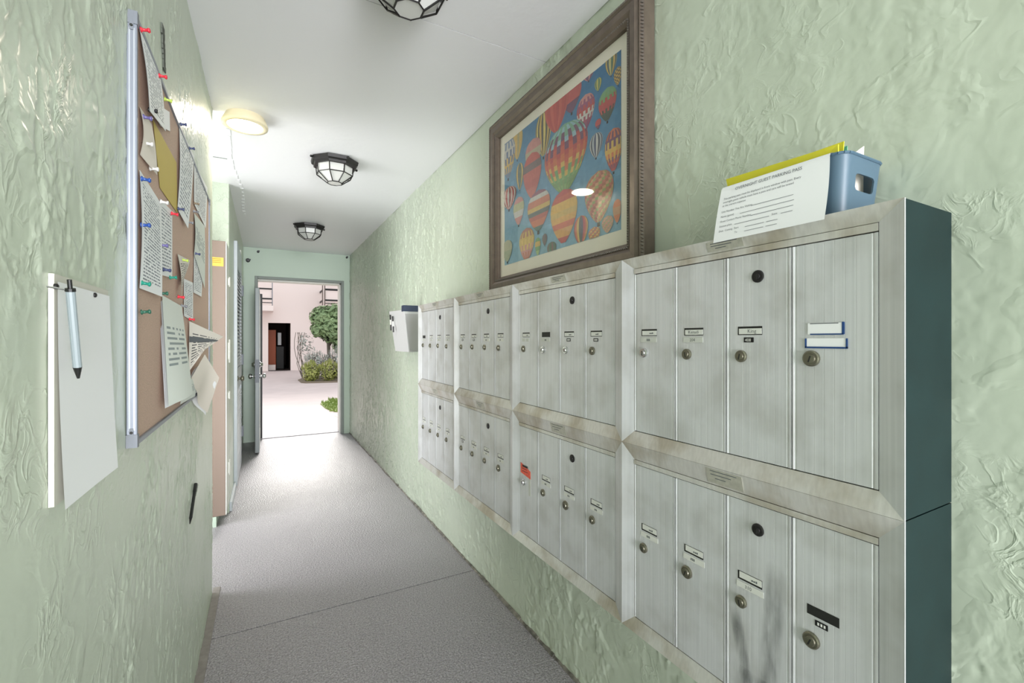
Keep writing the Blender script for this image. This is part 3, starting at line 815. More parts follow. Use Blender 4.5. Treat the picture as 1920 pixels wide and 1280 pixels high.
# ------------------------------------------------------------------ balloon picture
PX = .985
py0, py1, pz0, pz1 = .995, 2.045, 1.499, 2.335
pf = thing('framed_picture', (1.0, (py0 + py1) / 2, pz0), 'framed print of many hot air balloons, standing on the mailboxes', 'picture')
fw = .08
out = [(py0, pz0), (py1, pz0), (py1, pz1), (py0, pz1)]
prof = [(0, 1.028), (0, .988), (.012, .978), (.02, .982), (.03, .975), (.05, .976), (.062, .984), (.068, .982), (.08, .992), (.08, 1.02)]     # inset, x
def inset(i, d):
    y, z = out[i]
    return (y + (d if i in (0, 3) else -d), z + (d if i in (0, 1) else -d))
for i in range(4):
    j = (i + 1) % 4; q = MB(); n = len(prof)
    for kk in (i, j):
        for (d, x) in prof:
            yy, zz = inset(kk, d); q.v.append((x, yy, zz))
    for a in range(n): q.f.append((a, (a + 1) % n, n + (a + 1) % n, n + a)); q.m.append(0)
    q.f.append(tuple(range(n))); q.m.append(0); q.f.append(tuple(range(2 * n - 1, n - 1, -1))); q.m.append(0)
    obj('moulding', q, M['frame_wood'], pf)
q = MB()
def beads(d, x, r, step):
    for i in range(4):
        a, c = inset(i, d), inset((i + 1) % 4, d); L_ = math.hypot(c[0]-a[0], c[1]-a[1]); n = int(L_ / step)
        for k in range(n):
            f = (k + .5) / n; y, z = a[0] + (c[0]-a[0]) * f, a[1] + (c[1]-a[1]) * f
            dy, dz_ = (c[0]-a[0]) / L_, (c[1]-a[1]) / L_
            h = step * .36; b_ = len(q.v)
            for (uu, vv) in ((-h, -r), (h, -r), (h, r), (-h, r)): q.v.append((x, y + dy * uu - dz_ * vv, z + dz_ * uu + dy * vv))
            q.v.append((x - r, y, z))
            for e in range(4): q.f.append((b_ + e, b_ + (e + 1) % 4, b_ + 4)); q.m.append(0)
beads(.006, .984, .006, .0105); beads(.066, .983, .004, .008)
bo = obj('beading', q, M['frame_bead'], pf); bo['kind'] = 'stuff'
iy0, iz0 = inset(0, fw); iy1, iz1 = inset(2, fw)
q = MB(); q.box((1.006, iy0 - .004, iz0 - .004), (1.012, iy1 + .004, iz1 + .004)); obj('mount_board', q, M['mount'], pf)
q = MB(); q.quad([(1.0, iy1 + .003, iz0 - .003), (1.0, iy0 - .003, iz0 - .003), (1.0, iy0 - .003, iz1 + .003), (1.0, iy1 + .003, iz1 + .003)]); obj('glass', q, M['glass'], pf)
gy0, gy1, gz0, gz1 = 1.115, 1.922, 1.634, 2.212     # printed area
QX = 1.0055
q = MB()
NB = 26
for i in range(NB):
    for j in range(NB):
        ya, yb = gy1 + (gy0 - gy1) * i / NB, gy1 + (gy0 - gy1) * (i + 1) / NB; za, zb = gz0 + (gz1 - gz0) * j / NB, gz0 + (gz1 - gz0) * (j + 1) / NB
        v = j / NB + random.uniform(-.05, .05); u = i / NB
        c0, c1 = Vector(lin((138, 178, 196))), Vector(lin((56, 116, 160))); c = c0.lerp(c1, max(0, min(1, v * .8 + u * .3)))
        if random.random() < .05: c = c * 1.15
        q.quad([(QX, ya, za), (QX, yb, za), (QX, yb, zb), (QX, ya, zb)], 0, col=tuple(c))
obj('printed_sky', q, M['picture'], pf)
layer = [0]
def balloon(px, py, wpx, hpx, style, cols, nx=12, ny=18):
    """envelope drawn in the picture's own plane; px.. only places it"""
    p = U(px, py, X=QX); pa = U(px - wpx / 2, py, X=QX); pb = U(px + wpx / 2, py, X=QX); w = abs(pa.y - pb.y) / 2
    p1 = U(px, py - hpx / 2, X=QX); p2 = U(px, py + hpx / 2, X=QX); h = abs(p1.z - p2.z)
    cols = [lin(c) for c in cols]; layer[0] += 1; x = QX - .0002 - layer[0] * .00007
    def half(t):                      # t 0 top .. 1 mouth
        t = min(max(t, 0), 1)
        if t < .38: return math.sqrt(max(0, 1 - ((.38 - t) / .38) ** 2))
        return .16 + .84 * math.cos((t - .38) / .62 * math.pi / 2) ** .85
    q = MB()
    for j in range(ny):
        t0, t1 = j / ny, (j + 1) / ny
        for i in range(nx):
            a0, a1 = -1 + 2 * i / nx, -1 + 2 * (i + 1) / nx
            s0, s1 = math.sin(a0 * math.pi / 2), math.sin(a1 * math.pi / 2)
            pts = []
            for (s_, t_) in ((s0, t1), (s1, t1), (s1, t0), (s0, t0)):
                y = p.y - s_ * w * half(t_); z = p.z + h / 2 - t_ * h
                pts.append((x, min(max(y, gy0), gy1), min(max(z, gz0), gz1)))
            tm = (t0 + t1) / 2
            if style == 'v': c = cols[i % len(cols)]
            elif style == 'h': c = cols[min(len(cols) - 1, int(tm * len(cols)))]
            elif style == 'z':
                zz = tm + .075 * (1 if (i // 1) % 2 else -1) * 1.0
                c = cols[max(0, min(len(cols) - 1, int(zz * len(cols))))]
            elif style == 'c': c = cols[(i + j) % len(cols)]
            else: c = cols[0]
            sh = .86 + .14 * math.cos((a0 + a1) / 2 * 1.6 + .5)
            q.quad(pts, 0, col=tuple(v * sh * .88 + .055 for v in c))  # pale mix puts the glare of the glass into the print colours
    # basket
    z = p.z - h / 2 - h * .05; r = w * .09
    if z - r > gz0 and gy0 + r < p.y < gy1 - r: q.quad([(x, p.y - r, z - r), (x, p.y + r, z - r), (x, p.y + r, z + r), (x, p.y - r, z + r)], 0, col=lin((60, 50, 50)))
    obj('printed_balloon', q, M['picture'], pf)
red, orange, yel, grn, prp, wht, navy_, brn, pnk = (186, 62, 58), (206, 110, 60), (214, 178, 84), (110, 156, 92), (112, 62, 96), (206, 204, 196), (60, 70, 104), (116, 74, 52), (206, 140, 132)
balloon(970, 268, 20, 60, 'v', [yel, (170, 160, 110), yel], 8)
balloon(953, 296, 26, 74, 'z', [(120, 140, 170), wht, (90, 110, 150), yel, (110, 130, 160)])
balloon(1019, 250, 30, 84, 'v', [yel, (70, 66, 60), (226, 206, 110), (90, 84, 60)], 12)
balloon(1072, 180, 36, 60, 'h', [red, (196, 80, 76), prp])
balloon(1043, 205, 44, 84, 'v', [red, (204, 90, 74), (194, 68, 58)], 12)
balloon(1098, 210, 34, 66, 'z', [pnk, (150, 70, 110), red, wht, (160, 60, 90), (120, 60, 110)])
balloon(1139, 195, 34, 62, 'z', [(110, 160, 110), grn, red, red, (70, 80, 60), (50, 70, 60)])
balloon(1104, 136, 24, 30, 'v', [prp, pnk, (120, 70, 110)], 8)
balloon(1146, 118, 22, 46, 'v', [(70, 110, 80), yel, (70, 90, 90), (200, 190, 120)], 8)
balloon(1159, 142, 16, 34, 'c', [yel, (90, 80, 60)], 6, 10)
balloon(1122, 158, 13, 24, 'v', [(200, 190, 90), (90, 130, 90)], 6)
balloon(1000, 290, 30, 60, 'h', [pnk, (190, 180, 150), (200, 110, 100)])
balloon(1059, 296, 80, 128, 'z', [(120, 170, 140), (150, 190, 200), prp, red, (200, 84, 60), orange, yel, grn, (130, 170, 100), (120, 150, 90)], 16, 26)
balloon(1118, 272, 25, 46, 'v', [navy_, wht, (60, 66, 80), (170, 176, 180)], 10)
balloon(1122, 232, 11, 18, 'h', [red, red, prp], 6)
balloon(1151, 280, 34, 80, 'z', [orange, prp, prp, yel, (220, 170, 70), orange, prp, red])
balloon(998, 328, 34, 84, 'h', [(200, 90, 80), (120, 100, 100), (196, 92, 80), (190, 84, 76), (196, 100, 86)])
balloon(975, 330, 14, 50, 'v', [(90, 110, 90), yel, (80, 100, 100)], 6)
balloon(955, 371, 26, 42, 'v', [red, wht, (150, 50, 46), (220, 200, 190)], 12)
balloon(973, 395, 20, 52, 'h', [pnk, (190, 190, 140), wht, pnk])
balloon(1010, 394, 42, 76, 'h', [(150, 90, 110), wht, (206, 120, 80), yel, (90, 100, 90), (186, 84, 56), orange, (80, 110, 100)])
balloon(1057, 405, 50, 100, 'h', [(190, 70, 60), (200, 90, 60), (226, 180, 70), yel, (226, 170, 70), (210, 100, 50), (220, 160, 80), red])
balloon(1123, 368, 54, 96, 'c', [(170, 96, 70), (206, 150, 110), (150, 160, 90), (190, 110, 90)])
balloon(1090, 432, 27, 56, 'v', [(70, 66, 80), red, orange, yel, (80, 74, 60)], 10)
balloon(988, 458, 28, 62, 'z', [(176, 110, 90), yel, (226, 190, 100), pnk, (196, 110, 80)])
balloon(1009, 462, 10, 34, 'h', [grn, yel, grn, (160, 190, 120)], 6)
balloon(1022, 449, 9, 22, 'v', [prp, (90, 100, 70)], 6)
balloon(1035, 467, 17, 28, 'v', [(70, 100, 70), (120, 80, 80), (80, 110, 90)], 8)
balloon(1158, 395, 16, 44, 'h', [orange, (196, 140, 100), orange])
balloon(1140, 420, 22, 32, 'c', [(190, 150, 110), pnk, (160, 150, 120)], 8, 10)
balloon(1115, 440, 22, 30, 'c', [orange, yel, (170, 120, 90)], 8, 10)
balloon(952, 470, 18, 40, 'h', [(190, 190, 160), (170, 180, 150)])

# ------------------------------------------------------------------ blue bin of papers on the mailboxes
BZ = 1.4985
bt = thing('storage_bin', (.95, .53, BZ), 'blue plastic bin with oval handle hole on the near mailboxes', 'bin')
def binpt(u, v, o=0.0):
    """u around the rim 0..1 as a rounded rectangle, v height 0..1"""
    hx, hy = .060 + .009 * v + o, .112 + .010 * v + o; r = .022
    cx_, cy_ = .948, .535
    P = [(-hx + r, -hy), (hx - r, -hy)]
    per = []
    for (ox, oy, a0) in ((hx - r, -hy + r, -90), (hx - r, hy - r, 0), (-hx + r, hy - r, 90), (-hx + r, -hy + r, 180)):
        for k in range(5):
            a = math.radians(a0 + k * 22.5); per.append((cx_ + ox + r * math.cos(a), cy_ + oy + r * math.sin(a)))
    return per
HB = .108
outer = [[(x, y, BZ + HB * v) for (x, y) in binpt(0, v)] for v in (0, .1, .38, .78, .94, 1)]
inner = [[(x, y, BZ + .004 + (HB - .004) * v) for (x, y) in binpt(0, v, -.003)] for v in (0, .1, .38, .78, .94, 1)]
# near end face opening (between corner fillets: last fillet end -> first fillet start) is left out in the handle zone and framed
q = MB(); n = 20
for L_, flip in ((outer, False), (inner, True)):
    for j in range(5):
        for i in range(n):
            i2 = (i + 1) % n
            if i == n - 1 and j in (2, ): continue          # handle zone of the near end, filled below
            pts = [L_[j][i], L_[j][i2], L_[j+1][i2], L_[j+1][i]]
            q.quad(pts if not flip else pts[::-1])
for i in range(n):
    i2 = (i + 1) % n; q.quad([outer[5][i], outer[5][i2], inner[5][i2], inner[5][i]])
q.f.append(tuple(range(len(q.v), len(q.v) + n))); q.v += outer[0]; q.m.append(0)
# handle zone panel with an oval hole
a0, a1, b0, b1 = [Vector(p) for p in (outer[2][n-1], outer[2][0], outer[3][n-1], outer[3][0])]
def near(u, v): return a0.lerp(a1, u).lerp(b0.lerp(b1, u), v)
SEG = 24; ang = [2 * math.pi * k / SEG for k in range(SEG)]
for off, flip in ((Vector((0,0,0)), False), (Vector((0, .003, 0)), True)):
    for k in range(SEG):
        pts = []
        for kk in (k, (k + 1) % SEG):
            c, s = math.cos(ang[kk]), math.sin(ang[kk])
            hole = (.54 + .37 * max(-1, min(1, c * 1.25)) , .5 + .34 * max(-1, min(1, s * 1.3)))
            m_ = max(abs(c), abs(s)); rect = (.5 + .5 * c / m_, .5 + .5 * s / m_)
            pts.append((near(*hole) + off, near(*rect) + off))
        qq = [pts[0][1], pts[1][1], pts[1][0], pts[0][0]]
        q.quad(qq if not flip else qq[::-1])
for k in range(SEG):
    pts = []
    for kk in (k, (k + 1) % SEG):
        c, s = math.cos(ang[kk]), math.sin(ang[kk]); pts.append(near(.54 + .37 * max(-1, min(1, c * 1.25)), .5 + .34 * max(-1, min(1, s * 1.3))))
    q.quad([pts[0], pts[1], pts[1] + Vector((0, .003, 0)), pts[0] + Vector((0, .003, 0))])
bb = obj('bin_body', q, M['bin'], bt, smooth=True)
_bm = bmesh.new(); _bm.from_mesh(bb.data); bmesh.ops.remove_doubles(_bm, verts=_bm.verts, dist=.0002); _bm.to_mesh(bb.data); _bm.free()
for e_ in bb.data.edges: pass
bb.data.set_sharp_from_angle(angle=math.radians(45))
q = MB(); rim = [Vector(p) for p in outer[5]]
for i in range(n): q.bar(rim[i], rim[(i + 1) % n], .0028, n=6)
obj('rim', q, mat('blue_plastic_rim', (74, 98, 116), .4), bt)

# parking pass form draped over the bin's front
def form_pt(u, v, off=0.0):
    """u 0 (far) .. 1 (near); v 0 bottom .. 1 top"""
    y = .655 - .222 * u - .012 * v * (1 - u)
    z = 1.4885 + .136 * v
    x = .8505 + .018 * v ** 1.0 + .008 * math.sin(v * math.pi) * (u - .3)
    if v > .86: x += (v - .86) * .16; z -= (v - .86) ** 2 * 1.2
    return Vector((x - off, y, z))
pp = thing('parking_form', (.86, .54, 1.4885), 'white overnight guest parking pass form hanging over the blue bin front', 'paper')
q = MB(); q.grid(lambda u, v: form_pt(u, v), 24, 24); q2 = obj('sheet', q, M['paper'], pp, smooth=True)
def form_text(body, size, u, v, m=M['ink'], align='LEFT', shear=0.0):
    me = text_mesh(body, size, m, 'lettering', align)
    for vx in me.vertices:
        uu = u + vx.co.x / .222; vv = v + vx.co.y / .136
        vx.co = form_pt(uu, vv, .0009) - WL[pp.name]
    o = link('lettering', me, pp, (0,0,0)); return o
form_text('OVERNIGHT GUEST PARKING PASS', .0088, .16, .765, M['ink'])
form_text('This parking pass must be displayed in front window with pass. Every', .0058, .05, .655, M['ink'])
form_text('overnight guest vehicle must have a pass and cars will be towed', .0058, .05, .60, M['ink'])
form_text('at the owners expense', .0058, .05, .545, M['ink'])
form_text('Unit Number You Are Visiting', .0056, .05, .45); form_text('Name (guest)', .0056, .05, .375); form_text('Guest Contact Phone Number', .0056, .05, .30); form_text('License plate', .0056, .05, .225); form_text('State', .0056, .56, .225)
form_text('Date  Coming  Start', .0056, .05, .15); form_text('To', .0056, .22, .085)
q = MB()
for (ua, ub, v) in ((.36, .73, .445), (.25, .74, .37), (.36, .74, .295), (.21, .54, .22), (.64, .74, .22), (.32, .5, .145), (.52, .62, .145), (.32, .5, .08), (.52, .62, .08)):
    for k in range(8):
        u0, u1 = ua + (ub - ua) * k / 8, ua + (ub - ua) * (k + 1) / 8
        q.quad([form_pt(u0, v, .0009), form_pt(u1, v, .0009), form_pt(u1, v + .006, .0009), form_pt(u0, v + .006, .0009)])
obj('ruled_lines', q, M['ink'], pp)
# contents
yf = thing('yellow_folder', (.91, .53, BZ + .006), 'yellow folder standing in the blue bin behind the parking form', 'folder')
q = MB(); q.hexa([(.906, .442, BZ + .006), (.909, .442, BZ + .006), (.914, .640, BZ + .006), (.911, .640, BZ + .006), (.897, .434, 1.628), (.900, .434, 1.628), (.892, .652, 1.632), (.889, .652, 1.632)]); obj('back_leaf', q, M['yellow'], yf)
q = MB(); q.hexa([(.914, .442, BZ + .006), (.916, .442, BZ + .006), (.92, .645, BZ + .006), (.918, .645, BZ + .006), (.912, .432, 1.636), (.914, .432, 1.636), (.91, .60, 1.632), (.908, .60, 1.632)]); obj('front_leaf', q, M['yellow'], yf)
gp = MB(); gp.hexa([(.93, .442, BZ + .006), (.931, .442, BZ + .006), (.934, .63, BZ + .006), (.933, .63, BZ + .006), (.928, .434, 1.632), (.929, .434, 1.632), (.93, .6, 1.622), (.929, .6, 1.622)])
tag(obj('green_sheet', gp, M['green_paper'], base=(.93, .53, BZ + .006)), 'green paper sheet standing in the blue bin', 'paper')
gp = MB()
def ws(u, v, k):
    if u < .7: x, y, t_ = .945, .62 - .16 * u / .7, 0
    else: t_ = (u - .7) / .3; x, y = .945 + .052 * t_, .46 - .020 * math.sqrt(t_)
    return Vector((x + .001 * k + .004 * v * v, y, BZ + .006 + (.108 + .036 * t_) * v))
for k_ in (0, 1): gp.grid(lambda u, v: ws(u, v, k_), 20, 8)
tag(obj('white_sheet', gp, M['paper_warm'], base=(.95, .53, BZ + .006)), 'white paper with a raised corner leaning out of the blue bin', 'paper')

# ------------------------------------------------------------------ wall pocket beyond the mailboxes
HP = thing('wall_pocket', (XR, 3.5, 1.18), 'pale plastic wall pocket with navy top edge beyond the mailboxes', 'wall pocket')
ya, yb = 3.28, 3.72
pA = U(757, 590, Y=ya); pB = U(766, 660, Y=ya); pT = U(733, 590, Y=yb)
xt, xb_ = pA.x, pB.x; zb, zt = pB.z, 1.50
q = MB(); q.hexa([(xb_, ya, zb), (XR - .001, ya, zb), (XR - .001, yb - .06, zb), (xb_, yb - .06, zb), (xt, ya, zt), (XR - .001, ya, zt), (XR - .001, yb, zt + .01), (xt, yb, zt + .01)]); obj('pocket_body', q, mat('pocket_plastic', (206, 206, 206), .35), HP, bevel=.003)
q = MB(); q.hexa([(xb_ + .006, ya - .003, zb + .01), (XR - .002, ya - .003, zb + .01), (XR - .002, ya, zb + .01), (xb_ + .006, ya, zb + .01), (xt + .01, ya - .003, zt - .03), (XR - .002, ya - .003, zt - .03), (XR - .002, ya, zt - .03), (xt + .01, ya, zt - .03)]); obj('end_panel', q, M['clear'], HP)
q = MB(); q.box((xt - .004, ya - .006, zt - .012), (XR - .002, ya + .05, zt + .032)); obj('top_edge', q, M['navy'], HP, bevel=.002)
for k, (yy, dz_) in enumerate(((yb - .08, 0), (yb - .16, -.015))):
    pn_ = thing('clipped_pen', (xt, yy, zt - .12), ['black pen clipped to the wall pocket, nearer the doorway', 'black pen clipped to the wall pocket, nearer the mailboxes'][k], 'pen')
    q = MB(); q.bar((xt - .006, yy, zt - .125 + dz_), (xt - .006, yy + .02, zt - .02 + dz_), .005, n=8); obj('barrel', q, M['offwhite'], pn_)
    q = MB(); q.bar((xt - .006, yy - .004, zt - .145 + dz_), (xt - .006, yy, zt - .10 + dz_), .0058, n=8); obj('tip', q, M['black'], pn_)
    q = MB(); q.bar((xt - .006, yy + .012, zt - .06 + dz_), (xt - .006, yy + .02, zt - .02 + dz_), .0062, n=8); obj('cap', q, M['black'], pn_)

# ------------------------------------------------------------------ bulletin board on the left wall
BX = -.2145
by0, by1, bz0, bz1 = 1.108, 2.44, 1.077, 1.905
bd = thing('bulletin_board', (XL, (by0 + by1) / 2, bz0), 'cork bulletin board in aluminium frame, covered with pinned notices', 'bulletin board')
q = MB(); q.box((XL, by0 + .008, bz0 + .008), (BX - .005, by1 - .008, bz1 - .008)); obj('cork_panel', q, M['cork'], bd)
for k, (a, c) in enumerate((((by0, bz0), (by0 + .010, bz1)), ((by1 - .010, bz0), (by1, bz1)), ((by0 + .010, bz0), (by1 - .010, bz0 + .010)), ((by0 + .010, bz1 - .010), (by1 - .010, bz1)))):
    q = MB(); q.box((XL, a[0], a[1]), (BX, c[0], c[1])); obj('frame_rail', q, M['steel_frame'], bd, bevel=.0015)
q = MB(); q.box((XL + .004, by0 - .0012, bz0 + .03), (XL + .0065, by0, bz1 - .03)); q.box((BX - .0055, by0 - .0012, bz0 + .03), (BX - .003, by0, bz1 - .03)); obj('frame_groove', q, mat('board_trim_light', (176, 180, 188), .4, .3), bd)
for (yy, zz) in ((by0, bz0), (by0, bz1), (by1, bz0), (by1, bz1)):
    sy = 1 if yy == by0 else -1; sz = 1 if zz == bz0 else -1
    q = MB(); q.box((XL, yy - .002 * sy, zz - .003 * sz), (BX + .001, yy + .012 * sy, zz + .022 * sz)); q.box((XL + .005, yy - .0022 * sy, zz), (BX - .005, yy + .01 * sy, zz + .034 * sz)); cc = obj('corner_cap', q, M['plastic_grey'], bd)
    q = MB(); q.lathe([(0, .0028), (.0012, .0024)], ((XL + BX) / 2, yy - .0022 * sy, zz + .026 * sz), (0, -sy, 0), 8); obj('screw', q, M['dark'], cc)

CK = BX - .0048
def sheet(name, pts, m, label, bulge=0.0, cat='paper', th=.0006, n=8):
    """pts: TL, TR, BR, BL as (photo px, photo py, distance out from the cork)"""
    P = [U(px, py, X=CK + o_) for (px, py, o_) in pts]
    def fn(u, v):
        p = P[3].lerp(P[2], u).lerp(P[0].lerp(P[1], u), v)
        return p + Vector((bulge * math.sin(math.pi * v) * (1 - u * .6), 0, 0))
    q = MB(); q.grid(fn, n, n); q.grid(lambda u, v: fn(u, v) - Vector((th, 0, 0)), n, n)
    base = (CK, sum(p.y for p in P) / 4, min(p.z for p in P))
    return tag(obj(name, q, m, base=base, smooth=True), label, cat, 'notices pinned to the bulletin board')
sheet('pinned_notice', [(261, 50, .003), (301, 142, .003), (311, 246, .008), (281, 208, .017)], M['print_a'], 'printed notice under two red pins at the top of the bulletin board', .003)
sheet('pinned_paper', [(288, 190, .002), (318, 210, .002), (319, 246, .004), (300, 236, .004)], M['paper'], 'small white paper behind the top printed notice')
sheet('pinned_paper', [(262, 200, .002), (284, 232, .004), (295, 328, .012), (263, 290, .003)], M['paper_warm'], 'folded cream paper above the notice with two blue pins', .006)
sheet('manila_envelope', [(287, 224, .0015), (331, 305, .0015), (333, 400, .0015), (300, 352, .0015)], M['gold'], 'yellow manila envelope pinned in the upper half of the board', cat='envelope')
sheet('pinned_notice', [(262, 318, .003), (301, 380, .003), (304, 556, .012), (262, 540, .004)], M['print_b'], 'long printed list held by two blue pins and a green pin', .004)
sheet('pinned_notice', [(300, 372, .002), (323, 396, .002), (323, 521, .003), (302, 515, .003)], M['print_a'], 'narrow printed sheet between the long list and the bare cork')
sheet('pinned_notice', [(336, 234, .002), (364, 292, .002), (353, 428, .012), (333, 392, .004)], M['print_a'], 'curling printed sheet to the right of the manila envelope', .004)
sheet('pinned_notice', [(364, 306, .002), (389, 352, .002), (386, 428, .004), (364, 382, .003)], M['print_b'], 'upper printed sheet in the far column of the board')
sheet('pinned_notice', [(364, 399, .002), (384, 424, .003), (384, 540, .006), (364, 476, .004)], M['print_d'], 'middle grey leaflet in the far column of the board', .004)
sheet('pinned_notice', [(364, 478, .002), (381, 492, .002), (378, 556, .004), (363, 548, .004)], M['print_a'], 'lower small sheet in the far column of the board')
sheet('pinned_card', [(333, 476, .004), (356, 488, .003), (345, 520, .004), (340, 553, .012)], M['print_c'], 'small curled card with a green pin in the middle of the board', .004)
sheet('pinned_notice', [(345, 522, .002), (362, 530, .002), (362, 602, .003), (345, 592, .003)], M['print_a'], 'small printed sheet above the curled newsletter')
# thick leaflet hanging off the board: several leaves
lf = [U(304, 553, X=CK + .003), U(341, 574, X=CK + .008), U(352, 738, X=CK + .030), U(316, 761, X=CK + .020)]
lt = thing('hanging_leaflet', (CK, lf[3].y, lf[3].z), 'thick folded leaflet hanging from a dark green pin low on the board', 'leaflet')
for k in range(3):
    def fn(u, v, k=k):
        p = lf[3].lerp(lf[2], u).lerp(lf[0].lerp(lf[1], u), v)
        return p - Vector((.004 * k, -.004 * k, .003 * k)) + Vector((.012 * u * (1 - v) * (k == 0) + .006 * math.sin(math.pi * u) * (1 - v), 0, 0))
    q = MB(); q.grid(fn, 8, 8); obj('leaf', q, M['print_d'] if k == 0 else M['paper'], lt, smooth=True)
nl = [U(355, 602, X=CK + .004), U(419, 631, X=CK + .078), U(384, 655, X=CK + .040), U(354, 697, X=CK + .006)]
nt_ = thing('curled_newsletter', (CK, nl[3].y, nl[3].z), 'curled newsletter page sticking out from the lower board', 'newsletter')
q = MB()
for s in (0, 1): q.grid(lambda u, v: nl[3].lerp(nl[2], u).lerp(nl[0].lerp(nl[1], u), v) + Vector((0, .0008 * s, 0)), 8, 8)
obj('page', q, M['print_c'], nt_, smooth=True)
q = MB()
e0, e1 = nl[0].lerp(nl[3], .3), nl[1].lerp(nl[2], .3); g0, g1 = nl[0].lerp(nl[3], .42), nl[1].lerp(nl[2], .42)
o_ = Vector((.001, -.0015, 0)); q.quad([g0 + o_, g1 + o_, e1 + o_, e0 + o_]); obj('headline_bar', q, M['ink'], nt_)
kl = [U(384, 664, X=CK + .035), U(411, 708, X=CK + .066), U(386, 774, X=CK + .012), U(354, 716, X=CK + .006)]
ks = thing('crumpled_flyer', (CK, kl[2].y, kl[2].z), 'crumpled white flyer drooping under the curled newsletter', 'flyer')
for k, sc in enumerate((0, 1)):
    def fn(u, v, k=k):
        p = kl[3].lerp(kl[2], u).lerp(kl[0].lerp(kl[1], u), v)
        return p + Vector((.008 * math.sin(u * 7 + k) * (1 - v) - .01 * k, .01 * k, .012 * math.sin(v * 5) * k - .01 * k))
    q = MB(); q.grid(fn, 10, 10); obj('leaf', q, M['paper_warm'] if k == 0 else M['paper'], ks, smooth=True)
yt = U(344, 735, X=CK + .03)
sheet('flyer_scrap', [(335, 722, .012), (368, 706, .012), (366, 742, .012), (338, 758, .012)], M['print_d'], 'small cream scrap at the foot of the thick leaflet', .004)

# push pins
PINC = {'red': (206, 48, 62), 'blue': (44, 78, 150), 'green': (30, 132, 112), 'dkgreen': (44, 92, 74), 'navy': (62, 70, 104), 'purple': (98, 92, 140), 'clear': (206, 204, 200), 'grey': (120, 122, 126), 'black': (26, 26, 28), 'lime': (176, 196, 90), 'olive': (126, 112, 90)}
pin_me = {}
for k, c in PINC.items():
    m_ = mat('pin_' + k, c, .3)
    q = MB(); q.lathe([(0, .0052), (.0018, .0054), (.003, .0034), (.010, .0028), (.0128, .0046), (.0148, .0048), (.016, .003)], (0, 0, 0), (1, 0, 0), 10); hd = q.mesh('pin_head', m_, smooth=True)
    pin_me[k] = hd
q = MB(); q.bar((-.010, 0, 0), (.001, 0, 0), .0007, n=5); needle = q.mesh('needle', M['chrome'])
PINS = [(266, 56, 'red', 'red push pin at the top corner of the bulletin board'), (300, 142, 'red', 'red push pin at the right corner of the top notice'),
 (281, 206, 'black', 'black push pin at the foot of the top notice'), (270, 219, 'purple', 'purple push pin over the folded cream paper'),
 (272, 268, 'clear', 'clear push pin in the middle of the folded cream paper'), (283, 316, 'clear', 'clear push pin at the foot of the folded cream paper'),
 (310, 186, 'lime', 'lime push pin in the small paper behind the top notice'), (267, 335, 'blue', 'upper of the two blue push pins on the long list'),
 (267, 422, 'blue', 'lower of the two blue push pins on the long list'), (267, 530, 'green', 'teal green push pin at the foot of the long list'),
 (303, 378, 'clear', 'clear push pin on top of the narrow printed sheet'), (302, 459, 'purple', 'purple push pin on the left edge of the narrow sheet'),
 (308, 505, 'navy', 'navy push pin at the foot of the narrow sheet'), (320, 520, 'green', 'bright green push pin at the corner of the narrow sheet'),
 (323, 400, 'red', 'red push pin in the bare cork under the manila envelope'), (335, 391, 'navy', 'navy push pin at the foot of the curling sheet'),
 (353, 416, 'grey', 'grey push pin right of the curling sheet tip'), (340, 233, 'navy', 'navy push pin on top of the curling sheet'),
 (356, 278, 'navy', 'navy push pin on the top edge of the board'), (365, 381, 'olive', 'olive push pin at the foot of the upper far sheet'),
 (364, 396, 'grey', 'grey push pin on top of the grey leaflet'), (367, 475, 'navy', 'navy push pin on top of the lower small far sheet'),
 (343, 487, 'lime', 'pale green push pin on the curled card'), (302, 550, 'dkgreen', 'dark green push pin holding the thick leaflet'),
 (335, 556, 'red', 'red push pin below the curled card'), (341, 573, 'grey', 'grey push pin at the top corner of the thick leaflet'),
 (267, 585, 'dkgreen', 'dark green push pin alone in the bare cork'), (356, 598, 'red', 'red push pin holding the curled newsletter')]
for (px, py, k, lb) in PINS:
    p = U(px, py, X=CK + .006)
    t_ = thing('push_pin', (CK + .004, p.y, p.z), lb, 'push pin', 'push pins on the bulletin board')
    o = link('pin_head', pin_me[k], t_, (0,0,0)); o2 = link('needle', needle, t_, (0,0,0))
    t_.rotation_euler = (0, random.uniform(-.12, .18), random.uniform(-.2, .05))

# ------------------------------------------------------------------ note pad, pens, wall scar on the left wall
na, nb = U(90, 512, X=XL), U(195, 547, X=XL); nc = U(90, 958, X=XL)
ny0, ny1, nz0, nz1 = na.y, nb.y, nc.z, na.z
npd = thing('note_pad', (XL, (ny0 + ny1) / 2, nz0), 'blank white note pad screwed to the left wall by the viewer', 'note pad')
q = MB(); q.box((XL, ny0, nz0 + .004), (XL + .0055, ny1 - .002, nz1)); obj('backing_board', q, mat('pad_backing', (206, 204, 192), .7), npd)
def pad(u, v): return Vector((XL + .0068 + .007 * (1 - v) ** 2 + .004 * u * u * (1 - v), ny0 + .006 + (ny1 - ny0 - .006 + .004 * math.sin(v * 3)) * u, nz0 - .003 + (nz1 - nz0 - .006) * v))
q = MB(); q.grid(pad, 10, 14); obj('top_sheet', q, M['paper'], npd, smooth=True)
for (px, py) in ((108, 537), (180, 553)):
    p = U(px, py, X=XL + .009); q = MB(); q.lathe([(0, .0035), (.003, .0035), (.004, .002)], (XL + .006, p.y, p.z), (1, 0, 0), 10); obj('screw', q, M['iron'], npd)
p1, p2 = U(130, 524, X=XL + .026), U(147, 709, X=XL + .026)
pen = thing('ballpoint_pen', tuple(p2), 'grey click pen with black tip hanging in front of the note pad', 'pen')
d_ = (p2 - p1)
